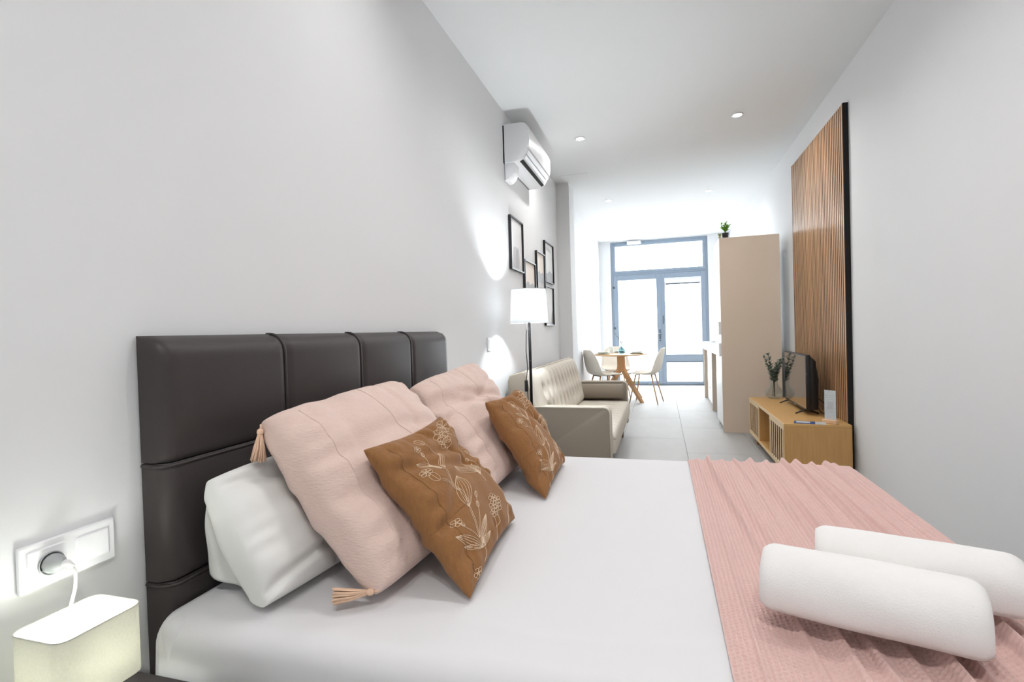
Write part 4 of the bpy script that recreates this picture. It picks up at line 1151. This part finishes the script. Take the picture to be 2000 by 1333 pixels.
B().tube([(0.16, 0, 0.0), (0.16, 0, 0.22), (0.12, 0, 0.26), (0.05, 0, 0.25), (0.02, 0, 0.21)], 0.010, 8).build('tap', M_steel, sk, smooth=True)
cp = thing('dark_cup', 'small dark cup standing near the edge of the white counter', 'cup', (1.86, 6.55, 0.888))
B().lathe([(0, 0.002), (0.020, 0.0), (0.024, 0.035), (0.0215, 0.035), (0.018, 0.006), (0, 0.006)], 16).build('body', M_pot, cp, smooth=True)
B().lathe([(0, 0.024), (0.0195, 0.024)], 16).build('content', M_soil, cp)
cp2 = thing('white_kettle', 'pale jug standing on the white counter by the sink', 'jug', (1.95, 7.35, 0.888))
B().lathe([(0, 0), (0.05, 0), (0.055, 0.03), (0.042, 0.10), (0.045, 0.12), (0, 0.12)], 20).build('body', M_ceramic, cp2, smooth=True)
B().tube([(0.04, 0, 0.10), (0.075, 0, 0.09), (0.075, 0, 0.05), (0.05, 0, 0.03)], 0.006, 7).build('handle', M_ceramic, cp2, smooth=True)

# plants on the tall cabinet
pp = thing('potted_plant', 'small bright green potted plant on top of the tall cabinet', 'plant', (1.835, 5.86, 2.047))
B().lathe([(0, 0), (0.026, 0), (0.034, 0.055), (0.036, 0.058), (0.032, 0.058), (0.028, 0.05), (0, 0.05)], 18).build('pot', M_pot, pp, smooth=True)
B().lathe([(0, 0.052), (0.029, 0.051)], 14).build('soil', M_soil, pp)
leafy('leaf', M_green, pp, [[(0, 0, 0.05), (0.012*math.cos(a), 0.012*math.sin(a), 0.09), (0.042*math.cos(a), 0.042*math.sin(a), 0.135+0.02*math.sin(a*3))] for a in [k*0.9 for k in range(7)]] +
      [[(0, 0, 0.05), (0.004, 0, 0.11), (0.008, 0.0, 0.165)]], M_green, 0.050, 0.0105, 11, 9)
pp2 = thing('trailing_plant', 'pale yellow-green sprig at the front edge of the tall cabinet top', 'plant', (1.778, 5.835, 2.047))
B().lathe([(0, 0), (0.010, 0), (0.013, 0.020), (0.010, 0.020), (0, 0.016)], 14).build('pot', M_ygreen, pp2, smooth=True)
leafy('leaf', M_ygreen, pp2, [[(0, 0, 0.015), (0.006*math.cos(a), 0.006*math.sin(a), 0.03), (0.016*math.cos(a), 0.016*math.sin(a), 0.05)] for a in (0, 1.3, 2.6, 3.9, 5.2)], M_ygreen, 0.022, 0.005, 6, 19)

# ------------------------------------------------------------------ dining table
TCX, TCY, TZT = 0.545, 8.235, 0.735
tb = thing('dining_table', 'round oak dining table on splayed wooden legs near the door', 'table', (TCX, TCY, 0))
R = 0.43
B().lathe([(0, TZT-0.022), (R-0.03, TZT-0.022), (R-0.006, TZT-0.010), (R, TZT-0.003), (R-0.002, TZT), (0, TZT)], 56).build('tabletop', M_tabletop, tb, auto=30)
B().prism(rrect(-0.062, 0.062, -0.062, 0.062, 0.02, 3), 'z', 0.46, TZT-0.022).build('column', M_tablewood, tb, auto=40)
for (fx, fy) in ((0.86, 7.955), (0.815, 8.53), (0.225, 7.965), (0.23, 8.53)):
    d = Vector((fx-TCX, fy-TCY, 0)); dn = d.normalized(); sd = Vector((-dn.y, dn.x, 0))
    b = B(); V = []
    for (s, z, hw, ht) in ((0.01, 0.62, 0.026, 0.045), (0.06, 0.50, 0.026, 0.045), (0.5, 0.25, 0.024, 0.036), (1.0, 0.0, 0.020, 0.026)):
        c = Vector((d.x*s, d.y*s, z))
        V += [c+sd*hw+dn*ht, c-sd*hw+dn*ht, c-sd*hw-dn*ht, c+sd*hw-dn*ht]
    F = []
    for i in range(3):
        for k in range(4): F.append((i*4+k, i*4+(k+1) % 4, i*4+4+(k+1) % 4, i*4+4+k))
    F += [(3, 2, 1, 0), (12, 13, 14, 15)]
    b.raw(V, F); b.build('leg', M_tablewood, tb)

# ------------------------------------------------------------------ shell chairs
def make_chair(label):
    t = thing('dining_chair', label, 'chair', (0, 0, 0), 0, 'beige shell chairs around the dining table')
    # faces +x in its own frame
    prof = [(0.235, 0.435), (0.205, 0.452), (0.10, 0.448), (-0.02, 0.440), (-0.12, 0.445), (-0.175, 0.480), (-0.205, 0.55), (-0.225, 0.64), (-0.245, 0.74), (-0.262, 0.825)]
    wid = [0.150, 0.205, 0.228, 0.232, 0.232, 0.230, 0.225, 0.215, 0.185, 0.095]
    lift = [0.0, 0.006, 0.016, 0.024, 0.034, 0.05, 0.055, 0.045, 0.028, 0.006]
    P = np.array(catm([tuple(p) for p in prof], 5)); W = np.interp(np.linspace(0, 9, len(P)), range(10), wid); Lf = np.interp(np.linspace(0, 9, len(P)), range(10), lift)
    n, m = len(P), 25
    T = np.gradient(P, axis=0); T /= np.linalg.norm(T, axis=1)[:, None]
    Nn = np.stack([T[:, 1]*1.0, -T[:, 0]], -1)       # towards the sitter
    Nn = np.where((Nn[:, 1:2] < 0) & (np.arange(n)[:, None] < n*0.45), -Nn, Nn)
    for i in range(1, n):
        if (Nn[i]*Nn[i-1]).sum() < 0: Nn[i] = -Nn[i]
    V = []
    for i in range(n):
        for j in range(m):
            s = -1+2*j/(m-1)
            k = Lf[i]*abs(s)**2.2
            V.append((P[i, 0]+Nn[i, 0]*k, W[i]*math.sin(s*PI/2*0.98), P[i, 1]+Nn[i, 1]*k))
    o = obj('shell', bigmesh('shell', np.array(V), gridfaces(n, m)), M_shell, t)
    sd = o.modifiers.new('thickness', 'SOLIDIFY'); sd.thickness = 0.020; sd.offset = 0
    for (a, bb, c, d) in ((0.13, 0.11, 0.215, 0.195), (0.13, -0.11, 0.215, -0.195), (-0.10, 0.11, -0.205, 0.195), (-0.10, -0.11, -0.205, -0.195)):
        B().tube([(a, bb, 0.435), (c, d, 0.0)], [0.012, 0.0075], 10).build('leg', M_chleg, t, smooth=True)
    B().tube([(0.13, -0.11, 0.425), (0.13, 0.11, 0.425)], 0.008, 8).build('support_bar', M_blackmetal, t)
    B().tube([(-0.10, -0.11, 0.428), (-0.10, 0.11, 0.428)], 0.008, 8).build('support_bar', M_blackmetal, t)
    return t
c1 = make_chair('beige shell chair seen side-on at the right of the table')
c1.location = (0.930, 7.985, 0); c1.rotation_euler = (0, 0, math.radians(168))
c2 = copy_tree(c1); c2['label'] = 'beige shell chair seen from behind at the left of the table'
c2.location = (0.30, 7.82, 0); c2.rotation_euler = (0, 0, math.radians(34))
c3 = copy_tree(c1); c3['label'] = 'beige shell chair on the door side, behind the table column'
c3.location = (0.42, 8.80, 0); c3.rotation_euler = (0, 0, math.radians(-80))

# tableware
def plates(x, y, label, n=2):
    for k in range(n):
        r = 0.125-0.022*k
        t = thing('dinner_plate', label[k], 'plate', (x, y, TZT+0.017*k), 0, 'plates on the dining table')
        B().lathe([(0, 0.002), (r*0.6, 0.0), (r*0.66, 0.003), (r, 0.016), (r-0.003, 0.018), (r*0.64, 0.007), (0, 0.006)], 32).build('plate', M_sage, t, smooth=True)
        B().tube([((r-0.001)*math.cos(2*PI*q/32), (r-0.001)*math.sin(2*PI*q/32), 0.0175) for q in range(33)], 0.0018, 5, cap=False).build('rim', M_ceramic, t, smooth=True)
plates(0.275, 8.12, ('wide plate on the table in front of the left chair', 'smaller plate stacked on the plate at the left chair'))
plates(0.79, 8.15, ('wide plate on the table in front of the right chair', 'smaller plate stacked on the plate at the right chair'))
plates(0.50, 8.53, ('wide plate on the table in front of the door-side chair', 'smaller plate stacked on the plate at the door-side chair'))
bv = thing('blue_glass_vase', 'blue glass vase in the middle of the dining table', 'vase', (0.560, 8.20, TZT))
B().lathe([(0, 0.002), (0.040, 0.002), (0.055, 0.025), (0.056, 0.055), (0.040, 0.085), (0.020, 0.105), (0.018, 0.14), (0.024, 0.155), (0.021, 0.155), (0.015, 0.14), (0.017, 0.104), (0.036, 0.083), (0.052, 0.055), (0.050, 0.028), (0.036, 0.006), (0, 0.006)], 24).build('body', M_blueglass, bv, smooth=True)
eb = thing('table_sprigs', 'thin green sprigs standing in the blue vase on the table', 'plant', (0.560, 8.20, TZT+0.008))
leafy('leaf', M_euc, eb, [[(0, 0, 0.01), (0.0, 0, 0.14), (-0.015, 0, 0.22), (-0.025, 0, 0.30)], [(0, 0, 0.01), (0.004, 0, 0.14), (0.02, 0.0, 0.22), (0.03, 0.0, 0.29)],
                          [(0, 0, 0.01), (-0.003, 0, 0.14), (-0.05, 0, 0.24), (-0.11, 0, 0.33)]], M_stem, 0.036, 0.012, 12, 3)
def glass(x, y, label):
    t = thing('drinking_glass', label, 'glass', (x, y, TZT), 0, 'drinking glasses on the dining table')
    B().lathe([(0, 0.001), (0.028, 0.001), (0.034, 0.11), (0.032, 0.11), (0.026, 0.006), (0, 0.006)], 20).build('bowl', M_vglass, t, smooth=True)
    B().tube([(0.033*math.cos(2*PI*q/20), 0.033*math.sin(2*PI*q/20), 0.11) for q in range(21)], 0.0014, 5, cap=False).build('rim', M_vglass, t, smooth=True)
glass(0.38, 8.36, 'clear glass on the table behind the left plates')
glass(0.70, 8.36, 'clear glass on the table behind the right plates')

# emergency light above the door
em = thing('emergency_light', 'small white emergency light fixed over the glass door frame', 'emergency light', (0.69, YB+0.018, 2.815))
B().box(-0.135, 0.135, -0.055, 0.0, -0.03, 0.035, 0.008, 2).build('body', M_wplastic, em, auto=40)
B().box(-0.12, 0.12, -0.058, -0.054, -0.022, 0.026).build('diffuser', M_ceramic, em)
